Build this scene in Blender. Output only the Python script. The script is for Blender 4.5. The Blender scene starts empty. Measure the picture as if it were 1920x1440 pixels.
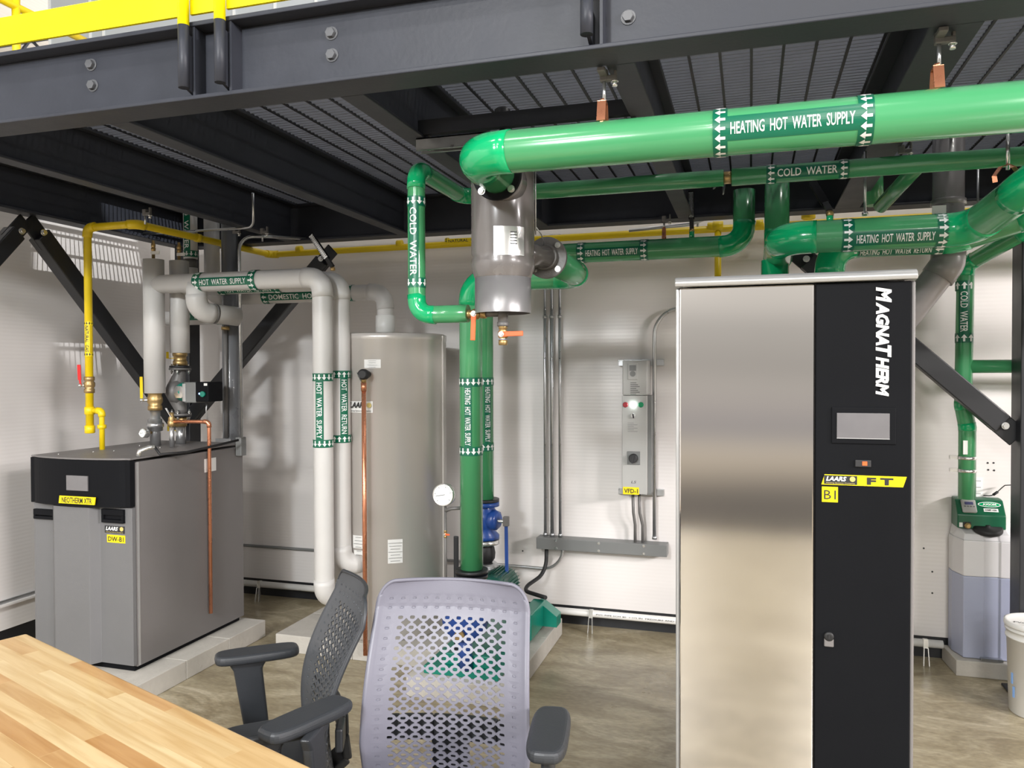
import bpy, bmesh, math, random
from mathutils import Vector, Matrix, Euler
random.seed(7)
PI = math.pi
S = bpy.context.scene
COL = S.collection
V = Vector

# ------------------------------------------------------------------ camera
F_PX, YAW, PITCH, ROLL, EYE = 1464.85, 0.2960, -0.01669, -0.00315, V((0, 0, 1.6))
fw = V((-math.sin(YAW)*math.cos(PITCH), math.cos(YAW)*math.cos(PITCH), math.sin(PITCH)))
r0 = V((math.cos(YAW), math.sin(YAW), 0)); u0 = r0.cross(fw)
rt = r0*math.cos(ROLL) + u0*math.sin(ROLL); up = -r0*math.sin(ROLL) + u0*math.cos(ROLL)
cd = bpy.data.cameras.new('camera'); cam = bpy.data.objects.new('camera', cd); COL.objects.link(cam)
cd.sensor_width = 36; cd.lens = 36*F_PX/1920; cd.clip_start = 0.05; cd.clip_end = 200
M = Matrix((rt, up, -fw)).transposed().to_4x4(); M.translation = EYE
cam.matrix_world = M; S.camera = cam

def W(px, py, x=None, y=None, z=None):
    """where the sight line through a photo point meets a known plane of the room"""
    d = rt*((px-960)/F_PX) - up*((py-720)/F_PX) + fw
    if x is not None: t = (x-EYE.x)/d.x
    elif y is not None: t = (y-EYE.y)/d.y
    else: t = (z-EYE.z)/d.z
    return EYE + d*t

# ------------------------------------------------------------------ materials
def mat(name, col, rough=.5, metal=0, noise=.06, nscale=6, bump=0, bscale=40, coat=0, trans=0, emit=None, estr=1, aniso=0, spec=.5, rnoise=.08, stretch=None, alpha=1, sss=0):
    m = bpy.data.materials.new(name); m.use_nodes = True
    nt = m.node_tree; N = nt.nodes; L = nt.links; b = N['Principled BSDF']
    c = (*col, 1)
    b.inputs['Metallic'].default_value = metal
    b.inputs['Specular IOR Level'].default_value = spec
    b.inputs['Coat Weight'].default_value = coat; b.inputs['Coat Roughness'].default_value = .06
    b.inputs['Transmission Weight'].default_value = trans
    b.inputs['Anisotropic'].default_value = aniso
    if sss: b.inputs['Subsurface Weight'].default_value = sss; b.inputs['Subsurface Radius'].default_value = (.05, .05, .05)
    tc = N.new('ShaderNodeTexCoord'); mp = N.new('ShaderNodeMapping'); L.new(tc.outputs['Object'], mp.inputs['Vector'])
    if stretch: mp.inputs['Scale'].default_value = stretch
    nz = N.new('ShaderNodeTexNoise'); nz.inputs['Scale'].default_value = nscale; nz.inputs['Detail'].default_value = 5
    L.new(mp.outputs['Vector'], nz.inputs['Vector'])
    mx = N.new('ShaderNodeMix'); mx.data_type = 'RGBA'
    mx.inputs['A'].default_value = tuple(max(0, v*(1-noise)) for v in col)+(1,)
    mx.inputs['B'].default_value = tuple(min(1, v*(1+noise)) for v in col)+(1,)
    L.new(nz.outputs['Fac'], mx.inputs['Factor']); L.new(mx.outputs['Result'], b.inputs['Base Color'])
    mr = N.new('ShaderNodeMapRange'); mr.inputs['To Min'].default_value = max(.02, rough-rnoise); mr.inputs['To Max'].default_value = min(1, rough+rnoise)
    L.new(nz.outputs['Fac'], mr.inputs['Value']); L.new(mr.outputs['Result'], b.inputs['Roughness'])
    if bump:
        n2 = N.new('ShaderNodeTexNoise'); n2.inputs['Scale'].default_value = bscale; n2.inputs['Detail'].default_value = 3
        L.new(mp.outputs['Vector'], n2.inputs['Vector'])
        bp = N.new('ShaderNodeBump'); bp.inputs['Strength'].default_value = bump; bp.inputs['Distance'].default_value = .004
        L.new(n2.outputs['Fac'], bp.inputs['Height']); L.new(bp.outputs['Normal'], b.inputs['Normal'])
    if emit: b.inputs['Emission Color'].default_value = (*emit, 1); b.inputs['Emission Strength'].default_value = estr
    return m

M_ = {}
M_['steel'] = mat('dark_painted_steel', (.031, .034, .044), .45, spec=.3, noise=.2, nscale=9, bump=.12, bscale=60)
M_['boltm'] = mat('painted_bolt_head', (.085, .088, .095), .4, noise=.15)
M_['skirt'] = mat('separator_skirt_metal', (.26, .255, .26), .3, metal=.4, noise=.06)
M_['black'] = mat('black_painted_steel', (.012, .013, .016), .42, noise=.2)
M_['grate'] = mat('grating_steel', (.16, .172, .21), .45, noise=.2)
M_['yellow'] = mat('yellow_gas_paint', (.80, .58, .004), .38, noise=.05)
M_['safety'] = mat('safety_yellow', (.95, .82, .0), .4, noise=.02)
M_['green'] = mat('green_pvc_jacket', (.06, .29, .12), .2, noise=.07, nscale=3, coat=.3, rnoise=.05)
M_['elbow'] = mat('green_pvc_elbow', (.004, .36, .13), .16, noise=.06, coat=.4, rnoise=.04)
M_['lgreen'] = mat('green_label_film', (.0, .125, .065), .3, noise=.03)
M_['white'] = mat('white_print', (.82, .84, .82), .4, noise=.02)
M_['pipewhite'] = mat('white_pipe_jacket', (.60, .587, .57), .42, noise=.05, nscale=9, bump=.35, bscale=14, rnoise=.12)
M_['pvc'] = mat('white_pvc', (.72, .71, .68), .35)
M_['grey_pvc'] = mat('grey_cpvc', (.13, .135, .145), .3, noise=.08, coat=.2)
M_['flue'] = mat('grey_flue_pipe', (.20, .19, .195), .3, noise=.1, coat=.2)
M_['sep'] = mat('separator_grey_enamel', (.15, .138, .134), .25, noise=.06, nscale=4, coat=.35)
M_['cab'] = mat('charcoal_textured_paint', (.17, .16, .157), .45, noise=.05, bump=.1, bscale=200)
M_['cabl'] = mat('grey_textured_paint', (.145, .145, .148), .5, noise=.04, bump=.1, bscale=200)
M_['panelblack'] = mat('black_plastic_panel', (.008, .0085, .010), .5, spec=.06, noise=.08, bump=.05, bscale=300)
M_['stain'] = mat('brushed_stainless', (.68, .65, .62), .10, metal=1, noise=.02, nscale=1.2, rnoise=.01)
M_['lid'] = mat('silver_lid_metal', (.50, .50, .50), .38, metal=.6, noise=.05)
M_['tank'] = mat('silver_tank_paint', (.56, .53, .50), .28, metal=.3, noise=.01, nscale=2, coat=.3, rnoise=.01)
M_['galv'] = mat('galvanised_steel', (.55, .56, .57), .3, metal=.9, noise=.15, nscale=30)
M_['zinc'] = mat('zinc_bright', (.75, .75, .73), .25, metal=.9, noise=.1)
M_['box'] = mat('grey_enclosure_paint', (.17, .175, .172), .45, noise=.03)
M_['copper'] = mat('copper_tube', (.72, .30, .17), .28, metal=.85, noise=.15, nscale=12)
M_['brass'] = mat('brass_fitting', (.46, .32, .14), .4, metal=.85, noise=.2, nscale=30)
M_['iron'] = mat('cast_iron_grey', (.16, .155, .15), .5, metal=.3, noise=.2, bump=.3, bscale=80)
M_['teal'] = mat('teal_pump_paint', (.0, .20, .14), .3, noise=.06, coat=.3)
M_['dteal'] = mat('dark_green_motor_paint', (.005, .085, .06), .32, noise=.1, coat=.3)
M_['blue'] = mat('blue_valve_paint', (.012, .055, .25), .33, noise=.1, coat=.2)
M_['orange'] = mat('orange_vinyl_grip', (.85, .13, .03), .4, noise=.05)
M_['red'] = mat('red_vinyl_grip', (.65, .02, .02), .4)
M_['rubber'] = mat('black_rubber', (.012, .012, .013), .55)
M_['chair'] = mat('charcoal_chair_plastic', (.030, .033, .038), .42, noise=.05, bump=.08, bscale=300)
M_['chairg'] = mat('grey_chair_plastic', (.155, .153, .19), .4, noise=.04, bump=.05, bscale=300)
M_['chaird'] = mat('dark_grey_chair_plastic', (.062, .067, .075), .42, noise=.04, bump=.05, bscale=300)
M_['conc'] = mat('pale_concrete_block', (.50, .475, .43), .8, noise=.15, nscale=14, bump=.5, bscale=50)
M_['paper'] = mat('white_paper_label', (.78, .78, .76), .6, noise=.03)
M_['ink'] = mat('dark_print', (.02, .02, .022), .5, noise=.02)
M_['ylabel'] = mat('yellow_label_film', (.88, .68, .0), .4, noise=.02)
M_['gold'] = mat('gold_emblem', (.62, .50, .16), .35, noise=.2, nscale=90)
M_['glass'] = mat('dark_screen_glass', (.16, .155, .16), .12, noise=.2, nscale=10, coat=.5)
M_['vfd'] = mat('light_grey_enclosure', (.40, .40, .385), .45, noise=.03)
M_['poly'] = mat('translucent_white_tank', (.70, .69, .70), .35, noise=.03, sss=.3)
M_['fluid'] = mat('blue_tinted_tank_wall', (.40, .43, .56), .35, noise=.03, sss=.3)
M_['axiom'] = mat('green_feeder_paint', (.005, .10, .045), .35, noise=.05)
M_['ledw'] = mat('white_pilot_lamp', (1, 1, 1), .3, emit=(.85, 1, .95), estr=14)
M_['ledb'] = mat('blue_indicator', (.1, .2, 1), .3, emit=(.15, .3, 1), estr=8)
M_['lcd'] = mat('violet_lcd', (.09, .09, .2), .2)
M_['rednob'] = mat('red_pilot', (.35, .02, .03), .3)
M_['grnnob'] = mat('green_pilot', (.0, .25, .1), .3)
M_['beige'] = mat('beige_deck', (.42, .39, .36), .6, stretch=(14, 1, 1), noise=.25, nscale=3)
M_['sheet'] = mat('pale_grey_sheet', (.50, .54, .56), .5, noise=.03)
M_['blueclip'] = mat('blue_plug', (.25, .45, .85), .4)
M_['gasket'] = mat('black_foam', (.02, .02, .02), .7)

# wall panels: fine horizontal ribs
def wall_mat():
    m = mat('ribbed_white_wall_panel', (.74, .71, .69), .34, noise=.03, nscale=1.2)
    nt = m.node_tree; N = nt.nodes; L = nt.links; b = N['Principled BSDF']
    tc = N.new('ShaderNodeTexCoord'); sp = N.new('ShaderNodeSeparateXYZ'); L.new(tc.outputs['Object'], sp.inputs[0])
    mu = N.new('ShaderNodeMath'); mu.operation = 'MULTIPLY'; mu.inputs[1].default_value = 2*PI/.022; L.new(sp.outputs['Z'], mu.inputs[0])
    sn = N.new('ShaderNodeMath'); sn.operation = 'SINE'; L.new(mu.outputs[0], sn.inputs[0])
    bp = N.new('ShaderNodeBump'); bp.inputs['Strength'].default_value = .05; bp.inputs['Distance'].default_value = .002
    L.new(sn.outputs[0], bp.inputs['Height']); L.new(bp.outputs['Normal'], b.inputs['Normal'])
    return m
M_['wall'] = wall_mat()

def floor_mat():
    m = mat('polished_concrete_floor', (.30, .27, .20), .32, noise=.3, nscale=1.3, rnoise=.14)
    nt = m.node_tree; N = nt.nodes; L = nt.links; b = N['Principled BSDF']
    tc = N.new('ShaderNodeTexCoord'); mp = N.new('ShaderNodeMapping'); mp.inputs['Rotation'].default_value = (0, 0, .5); mp.inputs['Scale'].default_value = (1, 2.2, 1)
    L.new(tc.outputs['Object'], mp.inputs[0])
    n1 = N.new('ShaderNodeTexNoise'); n1.inputs['Scale'].default_value = 2.4; n1.inputs['Detail'].default_value = 9; n1.inputs['Roughness'].default_value = .68; n1.inputs['Distortion'].default_value = 1.1
    L.new(mp.outputs[0], n1.inputs['Vector'])
    cr = N.new('ShaderNodeValToRGB'); e = cr.color_ramp.elements
    e[0].position = .30; e[0].color = (.19, .15, .09, 1); e[1].position = .74; e[1].color = (.55, .49, .36, 1)
    k = e.new(.47); k.color = (.28, .235, .15, 1); k = e.new(.57); k.color = (.36, .31, .21, 1)
    L.new(n1.outputs['Fac'], cr.inputs[0])
    n2 = N.new('ShaderNodeTexNoise'); n2.inputs['Scale'].default_value = 34; n2.inputs['Detail'].default_value = 6; L.new(mp.outputs[0], n2.inputs['Vector'])
    mx = N.new('ShaderNodeMix'); mx.data_type = 'RGBA'; mx.blend_type = 'OVERLAY'; mx.inputs['Factor'].default_value = .55
    L.new(cr.outputs[0], mx.inputs['A']); L.new(n2.outputs['Color'], mx.inputs['B'])
    hs = N.new('ShaderNodeRGBToBW'); L.new(n2.outputs['Color'], hs.inputs[0]); L.new(hs.outputs[0], mx.inputs['B'])
    L.new(mx.outputs['Result'], b.inputs['Base Color'])
    return m
M_['floor'] = floor_mat()

def butcher_mat():
    """staves of maple glued side by side"""
    m = mat('maple_butcher_block', (.8, .6, .35), .38, coat=.15)
    nt = m.node_tree; N = nt.nodes; L = nt.links; b = N['Principled BSDF']
    tc = N.new('ShaderNodeTexCoord')
    br = N.new('ShaderNodeTexBrick'); br.offset = .37; br.offset_frequency = 2; br.squash = 1
    br.inputs['Color1'].default_value = (.0, 0, 0, 1); br.inputs['Color2'].default_value = (1, 1, 1, 1); br.inputs['Mortar'].default_value = (.35, .35, .35, 1)
    br.inputs['Scale'].default_value = 1; br.inputs['Mortar Size'].default_value = .0006; br.inputs['Bias'].default_value = 0
    br.inputs['Brick Width'].default_value = .52; br.inputs['Row Height'].default_value = .048
    L.new(tc.outputs['Object'], br.inputs['Vector'])
    mp = N.new('ShaderNodeMapping'); mp.inputs['Scale'].default_value = (1.2, 16, 1); L.new(tc.outputs['Object'], mp.inputs[0])
    # offset grain per stave
    ad = N.new('ShaderNodeVectorMath'); ad.operation = 'ADD'; L.new(mp.outputs[0], ad.inputs[0])
    sc = N.new('ShaderNodeVectorMath'); sc.operation = 'SCALE'; sc.inputs['Scale'].default_value = 13; L.new(br.outputs['Color'], sc.inputs[0]); L.new(sc.outputs[0], ad.inputs[1])
    n1 = N.new('ShaderNodeTexNoise'); n1.inputs['Scale'].default_value = 2.2; n1.inputs['Detail'].default_value = 8; n1.inputs['Distortion'].default_value = .8; L.new(ad.outputs[0], n1.inputs['Vector'])
    cr = N.new('ShaderNodeValToRGB'); e = cr.color_ramp.elements
    e[0].position = .0; e[0].color = (.60, .385, .18, 1); e[1].position = 1; e[1].color = (.68, .53, .30, 1)
    k = e.new(.35); k.color = (.63, .45, .225, 1); k = e.new(.12); k.color = (.47, .26, .10, 1)
    L.new(br.outputs['Color'], cr.inputs[0])
    c2 = N.new('ShaderNodeValToRGB'); e = c2.color_ramp.elements
    e[0].position = .32; e[0].color = (.78, .68, .55, 1); e[1].position = .62; e[1].color = (1, 1, 1, 1); L.new(n1.outputs['Fac'], c2.inputs[0])
    mx = N.new('ShaderNodeMix'); mx.data_type = 'RGBA'; mx.blend_type = 'MULTIPLY'; mx.inputs['Factor'].default_value = .9
    L.new(cr.outputs[0], mx.inputs['A']); L.new(c2.outputs[0], mx.inputs['B']); L.new(mx.outputs['Result'], b.inputs['Base Color'])
    return m
M_['maple'] = butcher_mat()

# ------------------------------------------------------------------ mesh building
class MB:
    def __init__(s): s.v = []; s.f = []; s.sm = []
    def add(s, vs, fs, smooth=False, mtx=None):
        o = len(s.v); s.v += [(mtx @ V(p)) if mtx else V(p) for p in vs]
        s.f += [tuple(i+o for i in f) for f in fs]
        s.sm += (smooth if isinstance(smooth, list) else [smooth]*len(fs)); return s
    def box(s, a, b, mtx=None):
        x0, x1 = sorted((a[0], b[0])); y0, y1 = sorted((a[1], b[1])); z0, z1 = sorted((a[2], b[2]))
        vs = [(x, y, z) for x in (x0, x1) for y in (y0, y1) for z in (z0, z1)]
        return s.add(vs, [(0,1,3,2), (4,6,7,5), (0,4,5,1), (2,3,7,6), (0,2,6,4), (1,5,7,3)], False, mtx)
    def bar(s, a, b, w, h, upv=(0, 0, 1)):
        """box beam from a to b, w across, h along the up direction"""
        a = V(a); b = V(b); d = (b-a).normalized(); u = V(upv); 
        if abs(d.dot(u)) > .98: u = V((0, 1, 0))
        r = d.cross(u).normalized(); u = r.cross(d)
        vs = [p + r*(w/2*i) + u*(h/2*j) for p in (a, b) for i, j in ((-1,-1), (1,-1), (1,1), (-1,1))]
        return s.add(vs, [(0,3,2,1), (4,5,6,7), (0,1,5,4), (1,2,6,5), (2,3,7,6), (3,0,4,7)])
    def prism(s, poly, z0, z1, axis='z', mtx=None):
        n = len(poly)
        mk = {'z': lambda p, t: (p[0], p[1], t), 'y': lambda p, t: (p[0], t, p[1]), 'x': lambda p, t: (t, p[0], p[1])}[axis]
        vs = [mk(p, z0) for p in poly]+[mk(p, z1) for p in poly]
        return s.add(vs, [tuple(range(n-1, -1, -1)), tuple(range(n, 2*n))]+[(i, (i+1) % n, (i+1) % n+n, i+n) for i in range(n)], False, mtx)
    def lathe(s, prof, c, axis=(0, 0, 1), n=32, caps=True):
        """profile (radius, height) turned about an axis from c"""
        q = V(axis).normalized().to_track_quat('Z', 'Y').to_matrix(); c = V(c)
        vs = []; fs = []; sm = []
        for r, h in prof:
            for k in range(n):
                a = 2*PI*k/n; vs.append(c + q @ V((r*math.cos(a), r*math.sin(a), h)))
        for i in range(len(prof)-1):
            for k in range(n):
                fs.append((i*n+k, i*n+(k+1) % n, (i+1)*n+(k+1) % n, (i+1)*n+k))
                d = abs(prof[i+1][1]-prof[i][1]); e = abs(prof[i+1][0]-prof[i][0]); sm.append(True)
        if caps:
            fs.append(tuple(range(n-1, -1, -1))); sm.append(False)
            fs.append(tuple((len(prof)-1)*n+k for k in range(n))); sm.append(False)
        return s.add(vs, fs, sm)
    def cyl(s, a, b, r, n=24, r2=None):
        a = V(a); b = V(b); return s.lathe([(r, 0), (r if r2 is None else r2, (b-a).length)], a, b-a, n)
    def sphere(s, c, r, sc=(1, 1, 1), n=20):
        prof = [(max(.0005, r*math.sin(PI*i/n)), -r*math.cos(PI*i/n)) for i in range(n+1)]
        t = MB().lathe(prof, (0, 0, 0), n=2*n); return s.add([V(c)+V((p.x*sc[0], p.y*sc[1], p.z*sc[2])) for p in t.v], t.f, True)
    def tube(s, path, r, n=20, caps=True, closed=False):
        """sweep; path = points, r number or list"""
        P = [V(p) for p in path]; m = len(P); vs = []; fs = []; sm = []
        T = [((P[min(i+1, m-1)]-P[i]).normalized() + (P[i]-P[max(i-1, 0)]).normalized()).normalized() for i in range(m)]
        u = V((0, 0, 1)) if abs(T[0].z) < .9 else V((1, 0, 0)); u = (u - T[0]*u.dot(T[0])).normalized()
        for i in range(m):
            u = (u - T[i]*u.dot(T[i])).normalized(); w = T[i].cross(u); ri = r[i] if isinstance(r, (list, tuple)) else r
            for k in range(n):
                a = 2*PI*k/n; vs.append(P[i] + (u*math.cos(a)+w*math.sin(a))*ri)
        for i in range(m-1):
            for k in range(n): fs.append((i*n+k, i*n+(k+1) % n, (i+1)*n+(k+1) % n, (i+1)*n+k)); sm.append(True)
        if caps:
            fs.append(tuple(range(n-1, -1, -1))); fs.append(tuple((m-1)*n+k for k in range(n))); sm += [False, False]
        return s.add(vs, fs, sm)
    def build(s, name, m, parent=None, bevel=0, subs=0, segs=2):
        me = bpy.data.meshes.new(name)
        xs = [p.x for p in s.v]; ys = [p.y for p in s.v]; zs = [p.z for p in s.v]
        o = V(((min(xs)+max(xs))/2, (min(ys)+max(ys))/2, min(zs)))
        me.from_pydata([tuple(p-o) for p in s.v], [], s.f)
        bm = bmesh.new(); bm.from_mesh(me); bmesh.ops.recalc_face_normals(bm, faces=bm.faces); bm.to_mesh(me); bm.free()
        me.polygons.foreach_set('use_smooth', s.sm)
        me.materials.append(M_[m] if isinstance(m, str) else m)
        ob = bpy.data.objects.new(name, me); COL.objects.link(ob)
        if parent is not None:
            ob.parent = parent; ob.location = o - V(parent['_w'])
            ob['_w'] = tuple(o)
        else: ob.location = o; ob['_w'] = tuple(o)
        if bevel:
            b = ob.modifiers.new('bevel', 'BEVEL'); b.width = bevel; b.segments = segs; b.limit_method = 'ANGLE'; b.angle_limit = .6
        if subs:
            b = ob.modifiers.new('subsurf', 'SUBSURF'); b.levels = subs; b.render_levels = subs
        return ob

def tag(o, label, cat, group=None):
    o['label'] = label; o['category'] = cat
    if group: o['group'] = group
    return o
def thing(name, label, cat, loc=(0, 0, 0), group=None):
    o = bpy.data.objects.new(name, None); COL.objects.link(o); o.location = V(loc); o['_w'] = tuple(V(loc)); o.empty_display_size = .05
    return tag(o, label, cat, group)
def struct(name, mb, m, bevel=0):
    o = mb.build(name, m, None, bevel); o['kind'] = 'structure'; return o
def bx(a, b): return MB().box(a, b)
def dup(root, delta, label=None, rotz=None, suffix=None):
    """copy a thing with copies of its parts and sub-parts"""
    def cp(o, par):
        c = o.copy(); COL.objects.link(c)
        if par is not None: c.parent = par
        for ch in [k for k in bpy.data.objects if k.parent == o]: cp(ch, c)
        return c
    r = cp(root, None); r.location = root.location + V(delta)
    if rotz is not None: r.rotation_euler.z = rotz
    if label: r['label'] = label
    return r

# ------------------------------------------------------------------ lettering
_tc = {}
def text_geo(txt, bold=.0, shear=0.0, small=None):
    """glyph outlines as a flat mesh, height of capitals = 1, starting at x = 0"""
    key = (txt, bold, shear)
    if key in _tc: return _tc[key]
    cu = bpy.data.curves.new('t', 'FONT'); cu.body = txt; cu.size = 1; cu.offset = bold; cu.shear = shear; cu.resolution_u = 2
    ob = bpy.data.objects.new('t', cu); COL.objects.link(ob)
    dg = bpy.context.evaluated_depsgraph_get(); me = bpy.data.meshes.new_from_object(ob.evaluated_get(dg))
    vs = [v.co.copy() for v in me.vertices]; fs = [tuple(p.vertices) for p in me.polygons]
    bpy.data.objects.remove(ob); bpy.data.curves.remove(cu); bpy.data.meshes.remove(me)
    cap = .72
    x0 = min(v.x for v in vs); x1 = max(v.x for v in vs); y0 = 0
    vs = [V(((v.x-x0)/cap, (v.y-y0)/cap, 0)) for v in vs]; _tc[key] = (vs, fs, (x1-x0)/cap); return _tc[key]

def flat_text(parent, txt, o, xd, yd, h, width=None, m='ink', bold=.0, shear=0, lift=.0012, name='lettering', center=True):
    """print on a flat face; o = centre, h = capital height, width = total run (squeezes the letters)"""
    vs, fs, w = text_geo(txt, bold, shear); xd = V(xd).normalized(); yd = V(yd).normalized(); n = xd.cross(yd)
    k = (width/w) if width else h; o = V(o)
    mb = MB().add([o + xd*((v.x-w/2)*k) + yd*((v.y-.5)*h) + n*lift for v in vs], fs)
    return mb.build(name, m, parent)

def wrap(mb, pts, fs, c, ax, o, r, lev=6):
    """bend flat (x along axis, y round the pipe) geometry onto a cylinder"""
    ax = V(ax).normalized(); o = V(o); o = (o-ax*o.dot(ax)).normalized(); t = o.cross(ax); c = V(c)
    bm = bmesh.new(); bv = [bm.verts.new((p[0], p[1], 0)) for p in pts]
    for f in fs:
        try: bm.faces.new([bv[i] for i in f])
        except Exception: pass
    ys = [p[1] for p in pts]; lo, hi = min(ys), max(ys)
    k = max(1, int((hi-lo)/(r*.22)))
    for i in range(1, k):
        bmesh.ops.bisect_plane(bm, geom=bm.verts[:]+bm.edges[:]+bm.faces[:], plane_co=(0, lo+(hi-lo)*i/k, 0), plane_no=(0, 1, 0))
    bm.verts.index_update()
    vs = []
    for v in bm.verts:
        a = v.co.y/r; vs.append(c + ax*v.co.x + o*(math.cos(a)*r) + t*(math.sin(a)*r))
    mb.add(vs, [tuple(v.index for v in f.verts) for f in bm.faces]); bm.free()

def pipe_label(parent, c, ax, r, text, length, o=(0, -1, 0), arrow=1, bar=None, ring=None, th=None, bg='lgreen', fg='white', strip=None, tstart=None, rings=(1, 1), bold=.012):
    """marker on a pipe: ringed arrows at both ends and a strip of lettering between"""
    ax = V(ax).normalized(); c = V(c); ring = ring or r*.75; strip = strip or r*.95; th = th or strip*.62
    mb = MB(); ob = V(o); ob = (ob-ax*ob.dot(ax)).normalized()
    R1 = r+.0012
    for s_, on in ((-1, rings[0]), (1, rings[1])):
        if on: mb.lathe([(R1, -ring/2), (R1, ring/2)], c+ax*(s_*(length-ring)/2), ax, 40, caps=False)
    n = 12; hw = strip/2
    pts = []; fs = []
    for i in range(n+1):
        y = -hw+strip*i/n; pts += [(-length/2+ring*.5, y), (length/2-ring*.5, y)]
    fs = [(2*i, 2*i+1, 2*i+3, 2*i+2) for i in range(n)]
    wrap(mb, pts, fs, c, ax, ob, R1)
    lab = mb.build('pipe_label', bg, parent)
    vs, tf, w = text_geo(text.replace(' ', '  '), bold); L = (length-2*ring)*.95; k = L/w
    tm = MB(); wrap(tm, [((v.x-w/2)*k, (v.y-.5)*th) for v in vs], tf, c, ax, ob, R1+.0011)
    tm.build('lettering', fg, lab)
    a = ring*.36; na = max(4, int(2*PI*r/(ring*.62)))
    ar = [(-a, -.10), (0.02*0, -.10), (0, -.30), (a, 0), (0, .30), (0, .10), (-a, .10)]
    for s_, on in ((-1, rings[0]), (1, rings[1])):
        if not on: continue
        am = MB()
        for q in range(na):
            ang = 2*PI*q/na; oo = Matrix.Rotation(ang, 3, ax) @ ob
            pts = [(x*arrow, y*ring) for x, y in ar]
            wrap(am, pts, [(0, 1, 5, 6), (1, 2, 3), (1, 3, 5), (3, 4, 5)] , c+ax*(s_*(length-ring)/2), ax, oo, R1+.0011)
        am.build('arrows', fg, lab)
    return lab

# ------------------------------------------------------------------ pipes
def round_path(pts, br, n=8):
    P = [V(p) for p in pts]; out = [P[0]]; bends = []
    for i in range(1, len(P)-1):
        a, b, c = P[i-1], P[i], P[i+1]; d1 = (a-b).normalized(); d2 = (c-b).normalized()
        ang = d1.angle(d2); 
        if ang > PI-.02: out.append(b); continue
        t = min(br/math.tan(ang/2), (a-b).length*.49 if i > 1 else (a-b).length*.95, (c-b).length*.49 if i < len(P)-2 else (c-b).length*.95)
        rr = t*math.tan(ang/2); s0 = b+d1*t; s1 = b+d2*t; cen = b+(d1+d2).normalized()*(rr/math.sin(ang/2))
        arc = []
        for k in range(n+1):
            q = k/n; v0 = s0-cen; v1 = s1-cen; th = v0.angle(v1)
            arc.append(cen + (v0*math.sin((1-q)*th)+v1*math.sin(q*th))/math.sin(th))
        out += arc; bends.append(arc)
    out.append(P[-1]); return out, bends

def pipe(root, pts, r, br, m='green', em='elbow', name='pipe_run', en='elbow', n=28, ext=.35, grow=.0015, elbows=True):
    path, bends = round_path(pts, br)
    run = MB().tube(path, r, n).build(name, m, root)
    if elbows:
        for arc in bends:
            a0 = arc[0]+(arc[0]-arc[1]).normalized()*r*ext; a1 = arc[-1]+(arc[-1]-arc[-2]).normalized()*r*ext
            MB().tube([a0]+arc+[a1], r+grow, n).build(en, em, root)
    return run

def hexbolt(mb, c, d, r=.009, h=.007, w=.003):
    d = V(d).normalized(); c = V(c)
    mb.lathe([(r*1.35, 0), (r*1.35, w)], c, d, 16); mb.lathe([(r, w), (r, w+h)], c, d, 6)
# ================================================================== THE SETTING
XL, YB = -4.10, 4.80            # left wall face, back wall face
struct('floor', bx((-9, -2.8, -.1), (9, 14, 0)), 'floor')
struct('wall_back', bx((XL-.12, YB, .12), (5.5, YB+.1, 3.1)), 'wall')
struct('wall_left', bx((XL-.1, -3, .12), (XL, YB, 3.1)), 'wall')
struct('baseboard_back', bx((XL, YB+.012, 0), (5.5, YB+.06, .125)), 'black')
struct('baseboard_left', bx((XL-.06, -3, 0), (XL-.012, YB, .125)), 'black')
struct('trim_1', bx((XL, -3, .275), (XL+.012, YB, .295)), 'galv')
struct('trim_2', bx((XL, -3, .262), (XL+.03, YB, .274)), 'wall')
struct('trim_3', bx((XL, 3.0, 2.60), (XL+.02, YB, 2.68)), 'sheet')
# the hall beyond and above
xu = W(91, 40, y=6.2).x
struct('wall_upper', bx((xu, 6.2, 2.9), (6, 6.3, 9)), 'sheet')
mb = MB()
for px in (92, 168, 193, 438, 515, 592): x = W(px, 40, y=6.19).x; mb.box((x-.012, 6.19, 2.9), (x+.012, 6.2, 9))
struct('trim_4', mb, 'white')
struct('ceiling', bx((-16, 2, 6.0), (-4.0, 20, 6.1)), 'beige')

# ================================================================== MEZZANINE
ZJ, ZT = 2.43, 2.665           # underside and top of the steel
def beam(name, a, b, fw_, label, group=None, h=ZT-ZJ, tf=.013, tw=.009, cat='beam', side=0):
    """rolled section lying from a to b: web + two flanges; side = which edge the web sits at"""
    a = V(a); b = V(b); d = (b-a).normalized(); n = d.cross(V((0, 0, 1))); mb = MB(); z0 = V((0, 0, 1))
    off = n*(side*(fw_/2-tw/2))
    mb.bar(a+z0*(tf/2), b+z0*(tf/2), fw_, tf); mb.bar(a+z0*(h-tf/2), b+z0*(h-tf/2), fw_, tf)
    mb.bar(a+off+z0*(h/2), b+off+z0*(h/2), tw, h-2*tf)
    o = mb.build(name, 'steel', None, .003); return tag(o, label, cat, group)
XR_ = 2.9
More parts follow.
